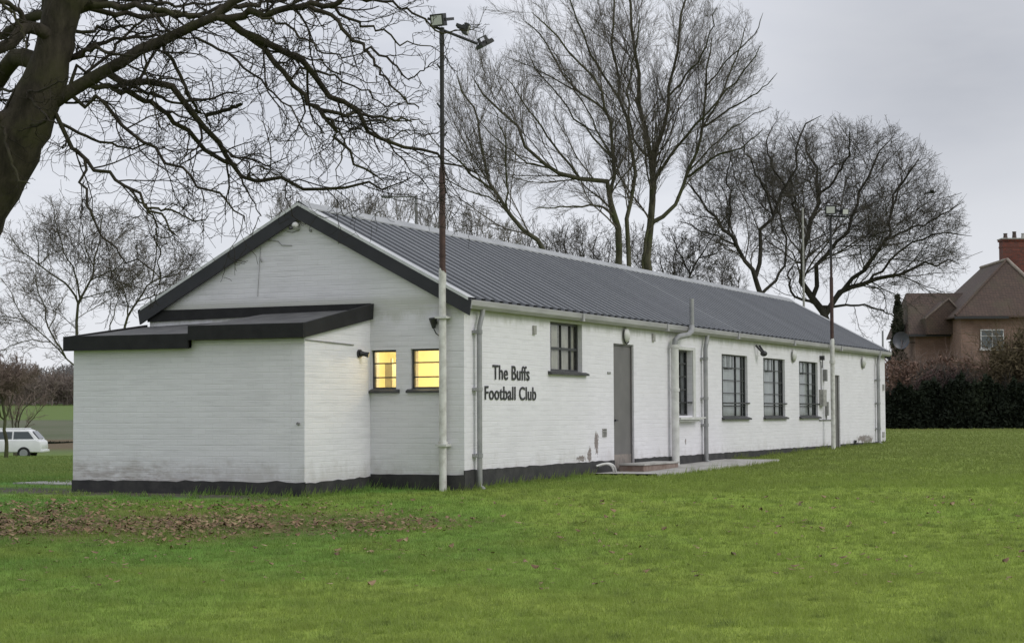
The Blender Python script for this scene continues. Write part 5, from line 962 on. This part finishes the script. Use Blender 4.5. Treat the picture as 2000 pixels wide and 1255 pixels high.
# left wing with hipped roof and little gable
k2 = 1.03; fx2 = lambda px: hx(px, 3.0)
wl, wr = fx2(1790), fx2(1884); zw = hh(652, HD*k2); zr2 = hh(567, HD*k2)
b = MB(); b.box(wl, wr, 3.0, 8.5, -.3, zw-.02); b.build('wall', HB, house, world=False)
b = MB(); a0, a1 = fx2(1775), fx2(1915); p0, p1 = fx2(1789), fx2(1905)
b.add([(a0, 2.6, zw), (a1, 2.6, zw), (a1, 8.9, zw), (a0, 8.9, zw), (p0, 5.2, zr2), (p1, 5.2, zr2), (a0, 2.6, zw-.1), (a1, 2.6, zw-.1), (a0, 8.9, zw-.1)], [(0, 1, 5, 4), (1, 2, 5), (2, 3, 4, 5), (3, 0, 4), (6, 7, 1, 0), (6, 0, 3, 8)]); rw = b.build('roof', TILE, house, world=False)
b = MB(); b.box(a0-.04, a1-.9, 2.5, 2.598, zw-.16, zw-.02); b.build('gutter', M['dark_metal'], rw, world=False)
# small gable over the window
gl, gr, gm = fx2(1803), fx2(1884), fx2(1849); zg0 = hh(622, HD*k2); zg1 = hh(584, HD*k2)
b = MB(); b.prism([(gl+.1, zw-.05), (gr-.1, zw-.05), (gr-.05, zg0), (gm, zg1-.06), (gl+.05, zg0)], 2.15, 4.6, 'y'); b.build('gable', TILE, rw, world=False)
b = MB(); 
for xa in ((gl, zg0), (gr, zg0)): b.add([(xa[0], 2.08, xa[1]-.07), (xa[0], 2.08, xa[1]+.03), (gm, 2.08, zg1+.04), (gm, 2.08, zg1-.06), (xa[0], 2.13, xa[1]-.07), (xa[0], 2.13, xa[1]+.03), (gm, 2.13, zg1+.04), (gm, 2.13, zg1-.06)], [(0, 1, 2, 3), (4, 5, 6, 7), (0, 3, 7, 4), (1, 2, 6, 5)])
b.build('bargeboard', plain('faded board', (.24, .20, .17), (.15, .12, .10), 4, .8), rw, world=False)
def hwindow(xa, xb, y, za_, zb_, cols):
    fr = plain('white house window', (.66, .67, .67), (.55, .56, .56), 4, .5); b = MB(); f = .055
    b.box(xa, xa+f, y-.05, y, za_, zb_); b.box(xb-f, xb, y-.05, y, za_, zb_); b.box(xa+f, xb-f, y-.05, y, zb_-f, zb_); b.box(xa+f, xb-f, y-.05, y, za_, za_+f)
    for i in range(1, cols): c = xa+(xb-xa)*i/cols; b.box(c-f/2, c+f/2, y-.05, y, za_+f, zb_-f)
    b.box(xa+f, xb-f, y-.045, y-.005, za_+(zb_-za_)*.66-.02, za_+(zb_-za_)*.66+.02)
    w = b.build('window', fr, house, world=False); b = MB(); b.box(xa+.01, xb-.01, y-.025, y-.004, za_+.01, zb_-.01)
    gm_, t, bb = newmat('reflecting glass'); bb.inputs['Base Color'].default_value = (.10, .12, .13, 1); bb.inputs['Roughness'].default_value = .15; b.build('pane', gm_, w, world=False)
    b = MB(); b.box(xa-.06, xb+.06, y-.12, y-.051, za_-.09, za_-.005); b.build('sill', fr, w, world=False)
hwindow(hx(1920), hx(1966), .298, hh(681), hh(643), 2); hwindow(fx2(1861), fx2(1884), 2.998, hh(685, HD*k2), hh(657, HD*k2), 1)
# satellite dish on a bracket at the house's left corner
b = MB(); dcx, dz = hx(1762, 2.4), hh(664, HD+2.4); V = []; F = []; 
for j in range(7):
    for i in range(20): a = 2*math.pi*i/20; rr_ = .46*j/6; V.append((dcx+rr_*math.cos(a), 2.4-.14*(1-(j/6)**2)*-1, dz+rr_*1.05*math.sin(a)))
for j in range(6):
    for i in range(20): F.append((j*20+i, j*20+(i+1) % 20, (j+1)*20+(i+1) % 20, (j+1)*20+i))
b.add(V, F); di = b.build('satellite_dish', plain('blue grey dish', (.06, .068, .085), (.085, .092, .11), 5, .4), house, world=False, smooth=True)
b = MB(); b.tube([(dcx, 2.5, dz), (dcx+.2, 2.9, dz-.1), (wl+.02, 3.1, dz-.1)], .025, 6); b.tube([(dcx, 2.3, dz-.42), (dcx, 1.95, dz-.1)], .015, 6); b.box(dcx-.04, dcx+.04, 1.88, 1.98, dz-.12, dz-.03); b.build('dish_arm', M['dark_metal'], di, world=False)
# bird in flight
bp_ = at(1820, 376, 62); bird = empty('bird', tuple(bp_), ROT, label='small dark bird flying before the right side of the spreading tree', cat='bird')
b = MB(); b.tube([(-.15, 0, -.01), (-.08, 0, 0), (0, 0, .005), (.08, 0, .012), (.13, 0, .02), (.165, 0, .015)], [.008, .03, .042, .034, .02, .004], 10); b.add([(-.13, -.02, 0), (-.13, .02, 0), (-.23, .045, -.015), (-.23, -.045, -.015), (-.13, 0, .012)], [(0, 1, 2, 3), (0, 3, 4), (1, 4, 2), (2, 4, 3)]); 
for s in (-1, 1): b.add([(.07, s*.02, .02), (-.05, s*.02, .015), (-.12, s*.20, .05), (-.06, s*.36, .03), (.02, s*.22, .075), (0, s*.1, .0)], [(0, 1, 2, 4), (4, 2, 3), (0, 5, 1)])
b.build('body', M['black'], bird, world=False)
# ------------------------------------------------------------------ white estate car far left
CD = 88.0; cp = at(97, 888, CD); czz = ground_at(cp); car = empty('parked_car', (cp[0]-RT[0]*2.42, cp[1]-RT[1]*2.42, czz), ROT+R(3), label='white estate car parked on the grass beyond the annexe', cat='car')
cw = plain('white car paint', (.74, .75, .76), (.68, .69, .70), 2, .28); tyre = plain('tyre rubber', (.015, .015, .016), None, 8, .85); rim = plain('wheel rim', (.35, .36, .37), None, 8, .35, metal=.7)
cg, t, bb = newmat('car glass'); bb.inputs['Base Color'].default_value = (.05, .062, .068, 1); bb.inputs['Roughness'].default_value = .08
# side profile (x forward is negative: the rear is at +x, seen on the right)
low = [(-2.15, .35), (-2.2, .55), (-2.1, .78), (-1.25, .92), (1.95, .96), (2.16, .86), (2.20, .55), (2.12, .32)]
b = MB(); sec = []
def loft(b, prof, ws):
    n = len(prof); V = []; F = []
    for y, k in ws:
        for (x, z) in prof: cx_, cz_ = 0, .62; V.append((cx_+(x-cx_)*k[0], y, cz_+(z-cz_)*k[1]))
    for j in range(len(ws)-1):
        for i in range(n): F.append((j*n+i, j*n+(i+1) % n, (j+1)*n+(i+1) % n, (j+1)*n+i))
    F.append(tuple(range(n))); F.append(tuple((len(ws)-1)*n+i for i in range(n))); b.add(V, F)
loft(b, low, [(-.84, (.96, .85)), (-.80, (.985, .97)), (-.6, (1, 1)), (.6, (1, 1)), (.80, (.985, .97)), (.84, (.96, .85))])
cab = [(-1.25, .90), (-.55, 1.36), (-.2, 1.43), (1.45, 1.42), (1.62, 1.37), (2.02, .93)]
V = []; n = len(cab)
for y, kx, in ((-.78, 1), (-.62, .985), (.62, .985), (.78, 1)):
    for (x, z) in cab:
        yy = y*(1-.0) if z < 1.2 else math.copysign(min(abs(y), .62 if abs(y) > .7 else .56), y); V.append((x*kx if z > 1.2 else x, yy, z if abs(y) < .7 else (z if z < 1.2 else z-.04)))
F = []
for j in range(3):
    for i in range(n): F.append((j*n+i, j*n+(i+1) % n, (j+1)*n+(i+1) % n, (j+1)*n+i))
F += [tuple(range(n)), tuple(3*n+i for i in range(n))]; b.add(V, F)
body = b.build('body', cw, car, world=False, bevel=.02, smooth=True)
# side glass, following the leaning cabin side
def sg(x0b, x1b, x0t, x1t, s):
    yb = .785; yt = .665; b.add([(x0b, s*yb, .97), (x1b, s*yb, .97), (x1t, s*yt, 1.31), (x0t, s*yt, 1.31), (x0b, s*(yb-.03), .97), (x1b, s*(yb-.03), .97), (x1t, s*(yt-.03), 1.31), (x0t, s*(yt-.03), 1.31)], [(0, 1, 2, 3), (4, 5, 6, 7), (0, 1, 5, 4), (3, 2, 6, 7), (0, 3, 7, 4), (1, 2, 6, 5)])
for s in (-1, 1):
    for q in ((-1.05, -.12, -.58, -.12), (-.04, .78, -.04, .78), (.86, 1.80, .86, 1.52)): b = MB(); sg(*q, s); b.build('side_window', cg, car, world=False)
b = MB(); b.add([(2.0, -.64, .98), (2.0, .64, .98), (1.69, .52, 1.33), (1.69, -.52, 1.33), (2.025, -.64, .99), (2.025, .64, .99), (1.715, .52, 1.34), (1.715, -.52, 1.34)], [(0, 1, 2, 3), (4, 5, 6, 7), (0, 1, 5, 4), (3, 2, 6, 7), (0, 3, 7, 4), (1, 2, 6, 5)]); b.build('rear_window', cg, car, world=False)
for s in (-1, 1):
    for x in (-1.35, 1.35):
        b = MB(); b.tube([(x, s*.66, .30), (x, s*.86, .30)], .30, 20); wh = b.build('wheel', tyre, car, world=False); b = MB(); b.tube([(x, s*.861, .30), (x, s*.87, .30)], .19, 14); b.build('rim', rim, wh, world=False)
    b = MB(); b.tube([(-.2, s*.58, 1.46), (1.4, s*.58, 1.455)], .02, 6); b.build('roof_rail', cw, car, world=False)
b = MB(); b.box(-2.19, 2.235, -.80, .80, .34, .46); b.build('bumper', cw, car, world=False, bevel=.03)
bpy.data.objects['chimney_cap'].location = (0, 0, 0)
